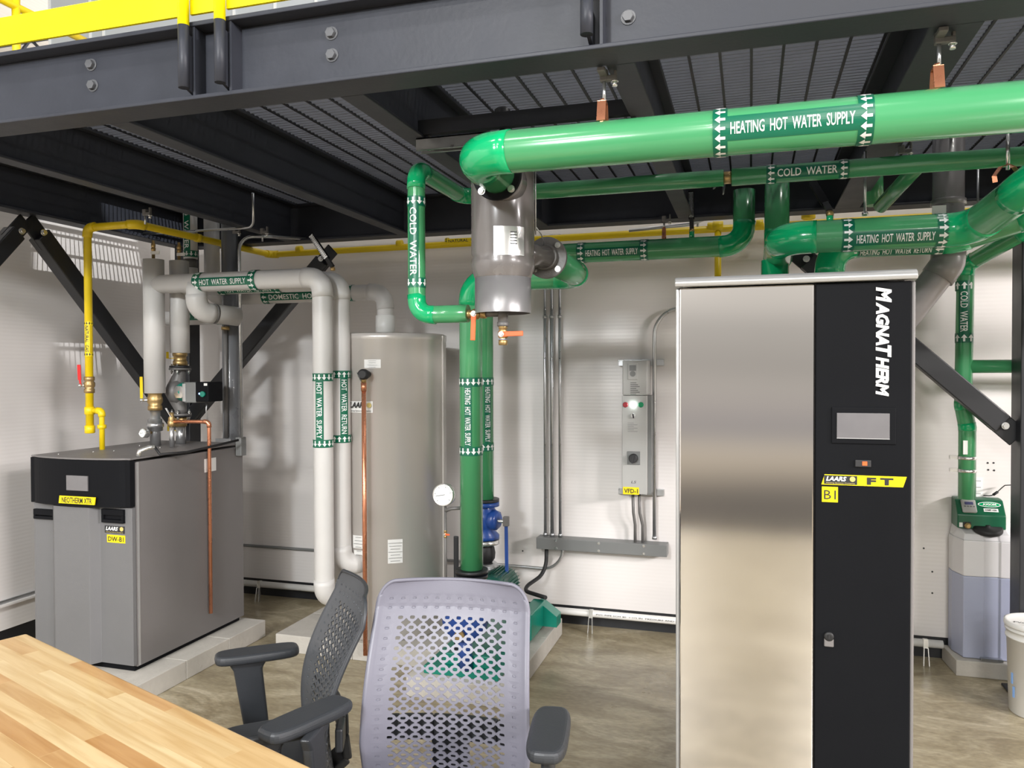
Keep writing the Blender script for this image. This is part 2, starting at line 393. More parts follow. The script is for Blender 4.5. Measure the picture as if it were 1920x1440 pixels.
# front beam
t = thing('mezzanine_beam', 'long dark grey steel beam across the top front edge of the mezzanine', 'beam', (-.7, 2.065, ZJ))
mb = MB(); xa, xb = -3.7, XR_
mb.box((xa, 2.005, ZJ), (xb, 2.125, ZJ+.013)); mb.box((xa, 2.005, ZT-.014), (xb, 2.125, ZT)); mb.box((xa, 2.06, ZJ+.013), (xb, 2.07, ZT-.014))
mb.build('i_section', 'steel', t, .003)
for px in (1118, 1178): pass
for (px, py, r) in ((172, 122, .0150), (175, 161, .0150), (622, 63, .0150), (623, 104, .0150), (1178, 33, .0150)):
    p = W(px, py, y=2.06); mb = MB(); hexbolt(mb, (p.x, 2.06, p.z), (0, -1, 0), r, .012); mb.build('bolt', 'boltm', t, .001)
for px in (372, 440, 1130):     # stiffener plates welded behind the rail sockets
    p = W(px, 140, y=2.03); mb = MB().box((p.x-.004, 2.01, ZJ+.013), (p.x+.004, 2.06, ZT-.014)); mb.build('stiffener', 'steel', t)

# other edge beams
beam('mezzanine_beam', (-3.64, 2.125, ZJ), (-3.64, 4.47, ZJ), .11, 'dark steel edge beam above the grey boiler along the left side of the mezzanine')
beam('mezzanine_beam', (-3.7, 4.42, ZJ), (XR_, 4.42, ZJ), .12, 'dark steel edge beam running along the back of the mezzanine above the yellow gas line')
jl = {-2.80: 'dark steel joist overhead farthest to the left, first from the left edge beam', -2.015: 'dark steel joist overhead above the horizontal white hot water pipe', -1.15: 'dark steel joist overhead, joist left of the grey air separator',
      -.338: 'dark steel joist overhead right of the grey air separator, behind the first copper hanger', .475: 'dark steel joist overhead above the stainless cabinet, behind the second copper hanger', 1.30: 'dark steel joist overhead at the far upper right, right of the grey flue', 2.1: 'dark steel joist overhead beyond the right column'}
for x, lb in jl.items():
    w = .08 if x < .3 else .12
    beam('mezzanine_joist', (x, 2.125, ZJ), (x, 4.36, ZJ), w, lb, 'steel joists under the mezzanine', cat='joist', tf=.010, tw=.007)

# bar grating, one panel per bay, resting on the joists
edges = [-3.92, -2.80, -2.015, -1.15, -.338, .475, 1.30, 2.1, XR_]  # first panel extended past the edge beam to stripe the light on the wall
gl = ['over the grey boiler next to the left edge beam', 'second bay from the left edge beam', 'third bay, dark, left of the cold water riser', 'bay above the air separator and its vent',
      'bay above the stainless panel', 'bay right of the second copper hanger', 'bay above the right column', 'bay at the far right edge']
for i in range(8):
    x0, x1 = edges[i]+.004, edges[i+1]-.004; mb = MB(); cr_ = MB()
    y = 2.13
    while y < 4.47:
        mb.box((x0, y-.0024, ZT+.001), (x1, y+.0024, ZT+.026)); y += .030
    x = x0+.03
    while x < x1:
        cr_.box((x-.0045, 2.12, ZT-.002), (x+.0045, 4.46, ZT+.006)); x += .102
    mb.box((x0, 2.12, ZT+.001), (x0+.005, 4.47, ZT+.026)); mb.box((x1-.005, 2.12, ZT+.001), (x1, 4.47, ZT+.026))
    o = mb.build('floor_grating', 'grate'); tag(o, 'dark steel bar grating, '+gl[i], 'grating', 'grating panels of the mezzanine floor')
    cr_.build('cross_rods', 'black', o)  # rods coloured black to stand in for the shade on their undersides

# columns and diagonal braces
for (x, y, lb, w) in ((-3.64, 4.42, 'black steel column in the corner behind the boiler pump', .11), (1.325, 4.395, 'black steel column at the right edge behind the white bucket', .15)):
    mb = MB().box((x-w/2, y-w/2, .012), (x+w/2, y+w/2, ZJ)).box((x-w/2-.03, y-w/2-.02, 0), (x+w/2+.03, y+w/2+.02, .012))
    o = mb.build('steel_column', 'black', None, .004); tag(o, lb, 'column')
def brace(a, b, lb, n, w=.085, zr=(0, 0)):
    a = V(a); b = V(b); d = (b-a).normalized(); n = V(n); t = thing('diagonal_brace', lb, 'brace', (a+b)/2, 'diagonal braces of the mezzanine')
    mb = MB(); mb.bar(a+d*.05, b-d*.05, w, .075, n); mb.build('strut', 'black', t, .006)
    for e, s_ in ((a, 1), (b, -1)):
        g = MB(); u = d*s_
        g.bar(e-u*.05-n*.0, e+u*.12, w*1.05, .012, n); g.build('end_plate', 'black', t, .004)
        k = MB(); hexbolt(k, e+u*.04-n*.038, -n, .013, .012, .004); k.build('bolt', 'zinc', t)
    return t
Yb = 4.40
pa = W(615, 478, y=Yb); pc = W(352, 790, y=Yb)
brace(pa, pc, 'black diagonal brace on the back wall running down behind the white pipes', (0, 1, 0))
pa = W(62, 425, x=-3.64); pc = W(338, 800, x=-3.64)
brace(pa, pc, 'black diagonal brace running down behind the yellow gas drop', (-1, 0, 0), .095)
pa = W(38, 425, x=-3.64); pc = W(-160, 640, x=-3.64)
brace(pa, pc, 'black diagonal brace end at the left edge of the picture', (-1, 0, 0), .085)
pa = W(1500, 478, y=Yb); pc = W(1893, 808, y=Yb)
brace(pa, pc, 'black diagonal brace coming out behind the stainless and black cabinet', (0, 1, 0), .10)

# railing, sockets, kick plate
YR = 1.985
rl = ['yellow railing post in a dark socket, the left of the close pair', 'yellow railing post in a dark socket, the right of the close pair', 'dark railing socket at the top centre, the one standing alone']
for i, (px, yt, yb_) in enumerate(((345, 48, 165), (413, 38, 155), (1100, -12, 65))):
    p = W(px, yb_, y=YR); q = W(px, yt, y=YR)
    t = thing('railing_post', rl[i], 'railing post', (p.x, YR, p.z))
    mb = MB().tube([(p.x, YR, p.z), (p.x, YR, q.z)], .0165, 28); mb.build('socket', 'steel', t)
    mb = MB().tube([(p.x, YR, q.z), (p.x, YR, q.z+1.0)], .0168, 28); mb.build('post', 'safety', t)
    mb = MB(); mb.add([(p.x+.008, YR, p.z+.003), (p.x+.008, 2.058, p.z-.02), (p.x+.008, 2.058, q.z-.03), (p.x+.008, YR, q.z-.02), (p.x-.002, YR, p.z+.003), (p.x-.002, 2.058, p.z-.02), (p.x-.002, 2.058, q.z-.03), (p.x-.002, YR, q.z-.02)],
           [(0,1,2,3), (7,6,5,4), (0,4,5,1), (1,5,6,2), (2,6,7,3), (3,7,4,0)]); mb.build('web_plate', 'steel', t)
a = W(0, 86, y=2.01); b = W(0, 34, y=2.01)
zk0, zk1 = a.z, b.z
o = bx((-3.7, 2.008, zk0), (W(335, 30, y=2.01).x, 2.018, zk1)).build('kick_plate', 'safety'); tag(o, 'bright yellow kick plate left of the close pair of railing posts', 'kick plate')
o = bx((W(357, 30, y=2.01).x, 2.008, zk0), (W(401, 30, y=2.01).x, 2.018, zk1)).build('kick_plate', 'safety'); tag(o, 'short yellow kick plate between the two railing posts', 'kick plate')
o = bx((W(425, 30, y=2.01).x, 2.008, zk0), (XR_, 2.018, zk1)).build('kick_plate', 'safety'); tag(o, 'bright yellow kick plate right of the close pair of railing posts', 'kick plate')
# railing on the left side of the deck, seen above the kick plate
t = thing('side_railing', 'yellow tube railing seen beyond the kick plate at the upper left corner', 'railing', (-3.66, 3.3, ZT+.03))
pz = W(30, 20, x=-3.66)
MB().tube([(-3.66, 2.2, pz.z+.02), (-3.66, 4.4, pz.z+.02)], .02, 16).build('rail', 'yellow', t)
MB().tube([(-3.66, pz.y, ZT+.02), (-3.66, pz.y, pz.z+.35)], .02, 16).build('post', 'yellow', t)
# open web roof joists far beyond
for i, (dy, lb) in enumerate(((0, 'thin dark open web roof joist, the nearer one beyond the yellow railing'), (3.2, 'thin dark open web roof joist, the farther one beyond the yellow railing'))):
    y = 8+dy; mb = MB(); mb.bar((-15, y, 5.95), (-5, y, 5.95), .08, .06).bar((-15, y, 5.5), (-5, y, 5.5), .07, .05)
    for k in range(20): mb.bar((-15+k*.5, y, 5.5 if k % 2 else 5.95), (-14.5+k*.5, y, 5.95 if k % 2 else 5.5), .03, .03)
    tag(mb.build('roof_joist', 'steel'), lb, 'joist', 'roof joists beyond the mezzanine')

# grey housing on the mezzanine top is the sheet wall above; strut under the joists
t = thing('strut_channel', 'double strut channel spanning the joists above the big green pipe', 'strut channel', (-.76, 2.6, 2.405))
mb = MB().box((-1.14, 2.575, 2.36+.028), (-.36, 2.579, 2.428)).box((-1.14, 2.621, 2.388), (-.36, 2.625, 2.428)).box((-1.14, 2.575, 2.424), (-.36, 2.625, 2.428))
mb.box((-1.14, 2.575, 2.386), (-.36, 2.585, 2.389)).box((-1.14, 2.615, 2.386), (-.36, 2.625, 2.389)); mb.build('channel', 'galv', t)
tt = bx((-1.13, 2.57, 2.44), (-.38, 2.60, 2.49)).build('angle_bar', 'steel'); tag(tt, 'dark steel angle bar just above the strut channel', 'angle bar')

def beam_clamp(c, label, rodz=None, s=1, dx=0, back=0):
    """cast C clamp biting a flange, optional threaded rod"""
    c = V(c); t = thing('beam_clamp', label, 'beam clamp', c, 'beam clamps and rods under the mezzanine')
    mb = MB().box(c+V((-.011, -.010, -.026)), c+V((.011, .010, .006))).box(c+V((.004, -.009, -.026)), c+V((.036*s+dx, .009, -.010))).box(c+V((.028*s, -.008, -.012)), c+V((.036*s, .008, .014)))
    if back: mb.box(c+V((-.011, -back, -.014)), c+V((.011, 0, -.001)))
    mb.build('jaw', 'iron', t, .003)
    b = MB(); hexbolt(b, c+V((.030*s, 0, -.026)), (0, 0, -1), .0075, .012); b.build('set_screw', 'zinc', t)
    if rodz is not None:
        MB().tube([c+V((0, 0, -.02)), (c.x, c.y, rodz)], .0050, 10).build('threaded_rod', 'galv', t)
    return t
def clevis(c, r, label, w=.02, m='copper'):
    """strap hanger round a pipe at c"""
    c = V(c); t = thing('pipe_hanger', label, 'pipe hanger', c, 'copper coloured pipe hangers'); R = r+.003
    top = c+V((0, 0, R+.05))
    for sy in (-1, 1):
        mb = MB(); mb.bar(top+V((0, sy*.014, 0)), c+V((0, sy*.030, R+.004-.012)), w, .003, (0, 1, 0)); mb.bar(top+V((0, sy*.014, -.0)), top+V((0, sy*.004, .002)), w, .003); mb.build('strap', m, t)
    b = MB().box(top+V((-w/2, -.015, -.004)), top+V((w/2, .015, .002))); hexbolt(b, top, (0, 0, 1), .008, .007); b.build('saddle', m, t)
    return t

# ================================================================== HEATING PIPES (green)
YP, RP = 2.17, .0605; ZP = W(1280, 256, y=YP).z
xe = W(848, 300, y=YP).x + RP
t = thing('heating_supply_pipe', 'largest glossy green heating pipe across the upper right, nearest overhead', 'pipe', (.5, YP, ZP-RP))
pipe(t, [(2.8, YP, ZP), (xe, YP, ZP), (xe, 2.46, ZP)], RP, .088, ext=.6)
a = W(1338, 250, y=YP).x; b = W(1634, 230, y=YP).x
pipe_label(t, ((a+b)/2, YP, ZP), (1, 0, 0), RP, 'HEATING HOT WATER SUPPLY', b-a, (0, -1, -.10), -1, ring=.037, strip=.066, th=.031)
for (px, py, lb, lb2) in ((1130, 205, 'pipe hanger of copper colour on the big green pipe nearer the elbow', 'beam clamp and rod at the front flange left of the green arrows'), (1757, 145, 'pipe hanger of copper colour on the big green pipe at upper right', 'beam clamp and rod at the front flange at upper right')):
    x = W(px, py, y=YP).x; clevis((x, YP, ZP), RP, lb, .024)
    beam_clamp((x+.004, YP, ZJ), lb2, ZP+RP+.05, back=.05)

# air separator: upright grey can
ys = 2.6; xs = (W(886, 450, y=ys).x+W(1001, 450, y=ys).x)/2-.0
RS = .110
t = thing('air_separator', 'upright grey enamelled cylindrical air separator hanging under the mezzanine', 'air separator', (xs, ys, 1.86))
zw = W(940, 516, y=ys-RS).z; zb = W(940, 583, y=ys-RS).z
mb = MB(); mb.lathe([(.02, 2.385), (.06, 2.375), (RS*.93, 2.345), (RS, 2.31), (RS, zw+.085), (RS*.97, zw+.075), (RS*1.01, zw+.06), (RS*1.0, zw+.035), (RS*.9, zw+.004), (RS*.88, zw)], (xs, ys, 0), n=56); mb.build('shell', 'sep', t)
mb = MB(); mb.lathe([(RS*.89, zb), (RS*.89, zw+.006), (RS*.86, zw+.006), (RS*.86, zb)], (xs, ys, 0), n=56, caps=False); mb.add([(xs+RS*.89*math.cos(2*PI*k/56), ys+RS*.89*math.sin(2*PI*k/56), zb) for k in range(56)]+[(xs+RS*.86*math.cos(2*PI*k/56), ys+RS*.86*math.sin(2*PI*k/56), zb) for k in range(56)], [(k, (k+1) % 56, (k+1) % 56+56, k+56) for k in range(56)]); mb.build('skirt', 'skirt', t)
# inlet flange facing the camera
fc = V((xe, 2.405, ZP))
fl = MB(); fl.lathe([(.082, 0), (.082, .016)], fc, (0, 1, 0), 40); fl.build('inlet_flange', 'panelblack', t, .002)
mb = MB(); mb.cyl(fc+V((0, .018, 0)), fc+V((0, .13, 0)), .066, 32); mb.build('inlet_neck', 'sep', t)
for k in range(4):
    a_ = PI/4+PI/2*k; mb = MB(); hexbolt(mb, fc+V((.071*math.cos(a_), 0, .071*math.sin(a_))), (0, -1, 0), .009, .008, .003); mb.build('flange_bolt', 'zinc', t)
# data plate
p0 = W(926, 424, y=ys-RS); p1 = W(974, 476, y=ys-RS)
mb = MB(); n = 8; vs = []
cx = W(950, 450, y=ys-RS).x; an0 = math.asin(max(-.9, min(.9, (p0.x-xs)/RS))); an1 = math.asin(max(-.9, min(.9, (p1.x-xs)/RS)))
for k in range(n+1):
    a_ = an0+(an1-an0)*k/n
    for z in (p1.z, p0.z): vs.append((xs+(RS+.002)*math.sin(a_), ys-(RS+.002)*math.cos(a_), z))
mb.add(vs, [(2*k, 2*k+1, 2*k+3, 2*k+2) for k in range(n)], True); pl = mb.build('data_plate', 'zinc', t)
md = MB()
for k in range(5):
    z = p1.z+(p0.z-p1.z)*(.40+.1*k); a_ = (an0+an1)/2+.02
    for j in range(6):
        aa = a_+j*.035; q = V((xs+(RS+.003)*math.sin(aa), ys-(RS+.003)*math.cos(aa), z)); md.bar(q, q+V((.003, .0005, 0)), .001, .004)
md.build('print', 'ink', pl)
# outlet side stub and flange facing back-right
oc = V((-.905, 3.16, 2.055))
# vent on top
mb = MB().lathe([(.010, 2.38), (.010, 2.46), (.024, 2.462), (.028, 2.475), (.028, 2.505), (.016, 2.515)], (xs, ys+.0, 0), n=24); mb.build('air_vent', 'black', t)

# lower outlet, going back
fx, fz = W(1024, 483, y=2.80).x, W(1024, 483, y=2.80).z
mb = MB(); mb.cyl((xs+.04, 2.64, fz), (fx+.0, 2.78, fz), .042, 32); mb.build('outlet_neck', 'sep', t)
ofc = V((fx+.0, 2.80, fz)); dv = V((.0, 1, 0))
mb = MB(); mb.lathe([(.077, 0), (.077, .015)], ofc, dv, 44); mb.lathe([(.045, -.025), (.048, 0)], ofc, dv, 32); mb.build('outlet_flange', 'iron', t, .002)
for k in range(4):
    a_ = PI/4+PI/2*k; mb = MB(); hexbolt(mb, ofc+V((.062*math.cos(a_), 0, .062*math.sin(a_))), (0, -1, 0), .008, .007, .003); mb.build('flange_bolt', 'zinc', t)

# pipe A: flange -> back -> left -> down to the pump (front vertical)
YA = 3.40; RA = .053
xa_ = (W(862, 800, y=YA).x+W(905, 800, y=YA).x)/2; za = fz; zbot = W(885, 1066, y=YA).z
t = thing('heating_supply_pipe', 'front green vertical heating pipe dropping to the pump, with downward arrows', 'pipe', (xa_, YA, zbot))
pipe(t, [(ofc.x, 2.816, fz), (ofc.x, YA, fz), (xa_, YA, fz), (xa_, YA, zbot)], RA, .09, ext=.5)
l0 = W(884, 708, y=YA).z; l1 = W(884, 853, y=YA).z
pipe_label(t, (xa_, YA, (l0+l1)/2), (0, 0, -1), RA, 'HEATING HOT WATER SUPPLY', l0-l1, (.07, -1, 0), 1, ring=.041, strip=.036, th=.027)
# pipe B: pump discharge -> up -> right along the wall -> up
YC = 4.3; RB = .056; xb_ = W(905, 800, y=YC).x-.0+.008; zbb = W(915, 935, y=YC).z; zx = 2.258
xv1 = -.033; zt = 2.575
t = thing('heating_supply_pipe', 'green heating pipe rising behind the front one, then running right along the wall', 'pipe', (xb_, YC, zbb))
xv2 = .128
pipe(t, [(xb_, YC, zbb), (xb_, YC, zx), (xv1, YC, zx), (xv1, YC, zt-.03)], RB, .10, ext=.5)
l0 = W(915, 708, y=YC).z; l1 = W(915, 845, y=YC).z
pipe_label(t, (xb_, YC, (l0+l1)/2), (0, 0, -1), RB, 'HEATING HOT WATER SUPPLY', l0-l1, (.93, -1, 0), -1, ring=.046, strip=.042, th=.031)
x0_ = W(1080, 480, y=YC-RB).x; x1_ = W(1214, 472, y=YC-RB).x
pipe_label(t, ((x0_+x1_)/2, YC, zx), (1, 0, 0), RB, 'HEATING HOT WATER SUPPLY', x1_-x0_, (0, -1, -.2), 1, ring=.045, strip=.05, th=.034)
# HHWS2: riser down, out to the right, then off upward to the right
Y2, Z2, R2 = 3.2, 2.108, .061
t = thing('heating_supply_pipe', 'green heating pipe just above the cabinet with right-pointing arrows, climbing at right', 'pipe', (.4, Y2, Z2-R2))
xk = W(1822, 436, y=Y2).x; e = W(1935, 350, y=2.75)
pipe(t, [(xv2, 4.2, 2.60), (xv2, 4.2, Z2+.10), (xv2-.01, 3.75, Z2), (xv2-.01, Y2, Z2), (xk, Y2, Z2), (W(1925, 352, y=2.85)), (W(2060, 250, y=2.75)), V((2.8, 2.75, W(2060, 250, y=2.75).z))], R2, .10, ext=.4)
a = W(1580, 443, y=Y2-R2).x; b = W(1783, 440, y=Y2-R2).x
pipe_label(t, ((a+b)/2, Y2, Z2), (1, 0, 0), R2, 'HEATING HOT WATER SUPPLY', b-a, (0, -1, -.45), 1, ring=.042, strip=.055, th=.032)
# return pipe behind and below
Y3, R3 = 3.5, .058; Z3 = W(1680, 453, y=Y3).z
t = thing('heating_return_pipe', 'green heating return pipe half hidden under the one above the cabinet, arrows pointing left', 'pipe', (.5, Y3, Z3-R3))
xr_ = W(1556, 500, y=Y3).x
pipe(t, [(xr_, Y3, 1.55), (xr_, Y3, Z3), (W(1790, 470, y=Y3).x, Y3, Z3), (W(1935, 400, y=Y3-.1)), V((2.8, Y3-.1, W(1935, 400, y=Y3-.1).z))], R3, .10, ext=.4)
a = W(1590, 470, y=Y3-R3).x; b = W(1775, 466, y=Y3-R3).x
pipe_label(t, ((a+b)/2, Y3, Z3), (1, 0, 0), R3, 'HEATING HOT WATER RETURN', b-a, (0, -1, -1.1), -1, ring=.042, strip=.055, th=.032)
xq = W(1453, 500, y=3.6).x
t = thing('heating_supply_pipe', 'short green vertical pipe behind the cabinet lid, left of the return drop', 'pipe', (xq, 3.6, 1.5))
MB().tube([(xq, 3.6, 1.5), (xq, 3.6, Z2-.03)], .058, 28).build('pipe_run', 'elbow', t)

# cold water (green) : riser left of the separator, over the joists, across to the right
YW1 = 2.6; RW = .0315; YW2 = 3.08; ZC = W(1130, 350, y=YW2).z
xc_ = W(781, 450, y=YW1).x; zl = W(800, 590, y=YW1).z
t = thing('cold_water_pipe', 'green cold water pipe looping down left of the separator and back across to the right', 'pipe', (xc_, YW1, zl-.036))
xq_ = W(878, 590, y=YW1).x
pipe(t, [(xq_, YW1, zl), (xc_, YW1, zl), (xc_, YW1, ZC), (xc_, YW2, ZC), (W(1357, 330, y=YW2).x, YW2, ZC)], RW, .052, ext=.7)
l0 = W(780, 370, y=YW1).z; l1 = W(780, 540, y=YW1).z
pipe_label(t, (xc_, YW1, (l0+l1)/2), (0, 0, -1), RW, 'COLD WATER', l0-l1, (.05, -1, 0), 1, ring=.035, strip=.039, th=.026)
t = thing('cold_water_pipe', 'green cold water pipe with left-pointing arrows between the big green pipe and the cabinet', 'pipe', (.6, YW2, ZC-.036))
MB().tube([(W(1372, 330, y=YW2).x, YW2, ZC), (2.6, YW2, ZC)], .033, 28).build('pipe_run', 'green', t)
a = W(1437, 325, y=YW2-RW).x; b = W(1592, 318, y=YW2-RW).x
pipe_label(t, ((a+b)/2, YW2, ZC), (1, 0, 0), .033, 'COLD WATER', b-a, (0, -1, -.1), -1, ring=.033, strip=.044, th=.029)
g = MB(); xg = W(1364, 330, y=YW2).x; g.tube([(xg-.03, YW2, ZC), (xg+.03, YW2, ZC)], .016, 16); g.lathe([(.019, 0), (.024, .006), (.024, .03), (.019, .036)], (xg-.018, YW2, ZC), (1, 0, 0), 8)
tag(g.build('pipe_union', 'brass'), 'bare brass union in the gap of the green cold water pipe', 'fitting')
# side branches up at right
t = thing('branch_pipe', 'green branch pipe slanting down behind the cold water pipe above the cabinet', 'pipe', W(1660, 360, y=3.7))
MB().tube([W(1650, 388, y=3.75), W(1732, 300, y=3.45)], .030, 24).build('pipe_run', 'green', t)
t = thing('branch_pipe', 'dim green vertical stub behind the slanting branch pipe', 'pipe', W(1640, 380, y=4.0))
MB().tube([W(1640, 385, y=4.0), W(1638, 300, y=4.0)], .040, 24).build('pipe_run', 'green', t)

# right cold water vertical to the feeder
YV = 4.52; RV = .041
x_ = W(1811, 700, y=YV).x; 
pts = [(x_+.008, YV, W(1811, 935, y=YV).z), (x_+.008, YV, W(1811, 800, y=YV).z), (x_-.012, YV, W(1811, 760, y=YV).z), (x_-.004, YV, W(1811, 497, y=YV).z), tuple(W(1925, 432, y=4.3)), (2.8, 4.25, W(1925, 432, y=4.3).z+.02)]
t = thing('cold_water_pipe', 'green vertical cold water pipe dropping to the green feeder at right', 'pipe', pts[0])
pipe(t, pts, RV, .06, ext=.35)
l0 = W(1811, 527, y=YV).z; l1 = W(1811, 643, y=YV).z
pipe_label(t, (x_-.009, YV, (l0+l1)/2), (0, 0, -1), RV, 'COLD WATER', l0-l1, (-.23, -1, 0), -1, ring=.05, strip=.05, th=.034)
zz = W(1850, 687, y=YV).z
MB().tube([(x_-.008, YV, zz), (x_+1.0, YV, zz)], .034, 24).build('branch', 'green', t)
for py in (858, 882):
    c = W(1811, py, y=YV); mb = MB().lathe([(RV+.004, -.008), (RV+.004, .008)], c+V((.004, 0, 0)), n=28); mb.box(c+V((-.075, -.012, -.008)), c+V((-.04, .012, .010))); mb.build('clamp', 'zinc', t)
mb = MB().box(W(1806, 852, y=YV-RV-.01), W(1814, 826, y=YV-RV-.004)); mb.build('valve_tag', 'paper', t)

# ================================================================== pipe valves below the separator
def ball_valve(name, label, c, axis, grip_dir, size=1.0, grip='orange', glen=.075, face=(0, -1, 0), cap=None, group=None):
    c = V(c); ax = V(axis).normalized(); t = thing(name, label, 'valve', c, group); s = size
    mb = MB(); mb.lathe([(.011*s, -.036*s), (.015*s, -.035*s), (.015*s, -.018*s), (.011*s, -.016*s), (.017*s, -.008*s), (.0175*s, .008*s), (.011*s, .016*s), (.015*s, .018*s), (.015*s, .035*s), (.011*s, .036*s)], c, ax, 16)
    mb.build('body', 'brass', t)
    f = V(face); q = c+f*.02*s; mb = MB().cyl(c, q+f*.006*s, .006*s, 12); hexbolt(mb, q, f, .007*s, .005*s); mb.build('stem', 'zinc', t)
    g = V(grip_dir).normalized(); mb = MB().bar(q+g*.012*s, q+g*glen*s, .016*s, .005*s, f); mb.bar(q-g*.008*s, q+g*.02*s, .018*s, .0035*s, f)
    mb.build('handle', grip, t, .003)
    return t
# tee under the separator
tc_ = W(943, 590, y=ys); bz = W(943, 632, y=ys)
t = thing('drain_tee', 'black iron drain tee and nipple under the air separator', 'fitting', tc_)
zt_ = W(900, 588, y=ys).z
mb = MB().tube([(tc_.x, 2.6, zb+.04), (tc_.x, 2.6, W(943, 612, y=ys).z)], .018, 20); mb.tube([(xq_+.05, 2.6, zt_), (tc_.x, 2.6, zt_)], .013, 16); mb.lathe([(.019, 0), (.021, .004), (.021, .014), (.018, .016)], (tc_.x, 2.6, W(943, 612, y=ys).z), n=20)
mb.build('tee_body', 'iron', t)
ball_valve('drain_valve', 'brass drain valve with a horizontal orange lever under the air separator', (tc_.x, 2.6, W(943, 627, y=ys).z), (0, 0, 1), (1, 0, .02), 1.05)
c = V((tc_.x, 2.6, W(943, 640, y=ys).z)); mb = MB().lathe([(.012, -.012), (.013, 0), (.015, .001), (.015, .008)], c, n=6); tag(mb.build('drain_plug', 'blueclip'), 'small light blue plug at the very bottom of the drain valve', 'plug')
c = W(886, 589, y=ys)
ball_valve('shutoff_valve', 'brass shutoff valve with orange lever hanging down, ending the cold water pipe', (c.x+.012, 2.6, c.z), (1, 0, 0), (-.04, 0, -1), 1.1, glen=.085)

# ================================================================== GAS LINE (yellow)
GX = -3.173
zg = 2.435
t = thing('gas_pipe', 'yellow gas pipe dropping to the grey boiler and running along the back wall', 'pipe', (GX, 4.0, ZJ-.03))
RG = .0205
Yg = 3.46; xd = W(166, 600, y=Yg).x; zg1 = 2.400
zend = W(172, 812, y=Yg).z
yc_ = W(270, 414, x=GX).y
pipe(t, [(xd, Yg, zend), (xd, Yg, zg1), (GX, Yg, zg1), (GX, 4.70, zg1+.01), (4.0, 4.70, zg)], RG, .035, 'yellow', 'yellow', n=24, ext=.9, grow=.005)
for x in (-2.95, -2.2, -.22, .05, 1.1): mb = MB().lathe([(RG, -.02), (RG+.005, -.018), (RG+.005, .018), (RG, .02)], (x, 4.70, zg), (1, 0, 0), 24); mb.build('coupling', 'yellow', t)
for y in (3.95, 4.2): mb = MB().lathe([(RG, -.02), (RG+.005, -.018), (RG+.005, .018), (RG, .02)], (GX, y, zg1+.004), (0, 1, 0), 24); mb.build('coupling', 'yellow', t)
l0 = W(168, 603, y=Yg).z; l1 = W(168, 668, y=Yg).z
def gaslabel(c, ax, L, o):
    pipe_label(t, c, ax, RG, 'NATURAL GAS', L, o, 1, ring=.02, strip=.03, th=.019, bg='ylabel', fg='ink')
gaslabel((xd, Yg, (l0+l1)/2), (0, 0, -1), l0-l1, (.36, -1, 0))
a = W(834, 457, y=4.68).x; b = W(905, 453, y=4.68).x
gaslabel(((a+b)/2, 4.70, zg), (1, 0, 0), b-a, (0, -1, -.1))
a = W(1838, 400, y=4.68).x; gaslabel((a+.16, 4.70, zg), (1, 0, 0), .45, (0, -1, -.1))
# valve + drip leg + branch to the boiler
cz = W(169, 722, y=Yg).z
mb = MB().lathe([(.021, -.045), (.027, -.043), (.027, -.022), (.022, -.018), (.029, -.006), (.029, .012), (.022, .022), (.027, .026), (.027, .045), (.021, .047)], (xd, Yg, cz), n=8)
tv = thing('gas_valve', 'brass gas valve with a red lever on the yellow drop', 'valve', (xd, Yg, cz)); mb.build('body', 'brass', tv)
q = V((xd-.03, Yg-.03, cz-.002)); mb = MB().cyl((xd, Yg, cz), q, .006, 12); hexbolt(mb, q, (-.7, -.7, 0), .010, .007); mb.build('stem', 'zinc', tv)
mb = MB().bar(q+V((-.002, -.004, .03)), q+V((-.004, -.006, .115)), .022, .006, (0, -1, 0)); mb.bar(q, q+V((-.002, -.003, .04)), .014, .004, (0, -1, 0)); mb.build('handle', 'red', tv, .003)
zte = W(172, 770, y=Yg).z; xb2 = W(191, 790, y=Yg).x
for z in (zte, W(172, 805, y=Yg).z): MB().lathe([(RG, -.022), (RG+.006, -.02), (RG+.006, .02), (RG, .022)], (xd, Yg, z), n=24).build('coupling', 'yellow', t)
pipe(t, [(xd, Yg, zte), (xb2, Yg, zte), (xb2, Yg, 1.168)], .014, .02, 'yellow', 'yellow', n=20, ext=.9, grow=.005)
MB().lathe([(.015, -.012), (.023, -.010), (.023, .010), (.015, .012)], (xb2, Yg, W(191, 800, y=Yg).z), n=8).build('union', 'yellow', t)
# drop above the cabinet and riser
t = thing('gas_pipe', 'short yellow gas drop behind the left end of the cabinet lid', 'pipe', (-.2, 4.7, 1.9)); xg2 = W(1346, 500, y=4.7).x
MB().tube([(xg2, 4.70, 1.6), (xg2, 4.70, zg-.02)], .019, 20).build('pipe_run', 'yellow', t); MB().lathe([(.024, -.03), (.03, -.028), (.03, .028), (.024, .03)], (xg2, 4.7, zg), (1, 0, 0), 24).build('tee', 'yellow', t)
xg3 = W(1524, 400, y=4.3).x
t = thing('gas_pipe', 'thick yellow gas riser between the green risers above the cabinet', 'pipe', (xg3, 4.62, zg)); MB().tube([(xg3, 4.62, zg-.0), (xg3, 4.62, 2.75)], .028, 24).build('pipe_run', 'yellow', t)
for z in (zg+.02, zg+.12, zg+.17): MB().lathe([(.03, -.022), (.037, -.018), (.037, .018), (.03, .022)], (xg3, 4.62, z), n=28).build('coupling', 'yellow', t)
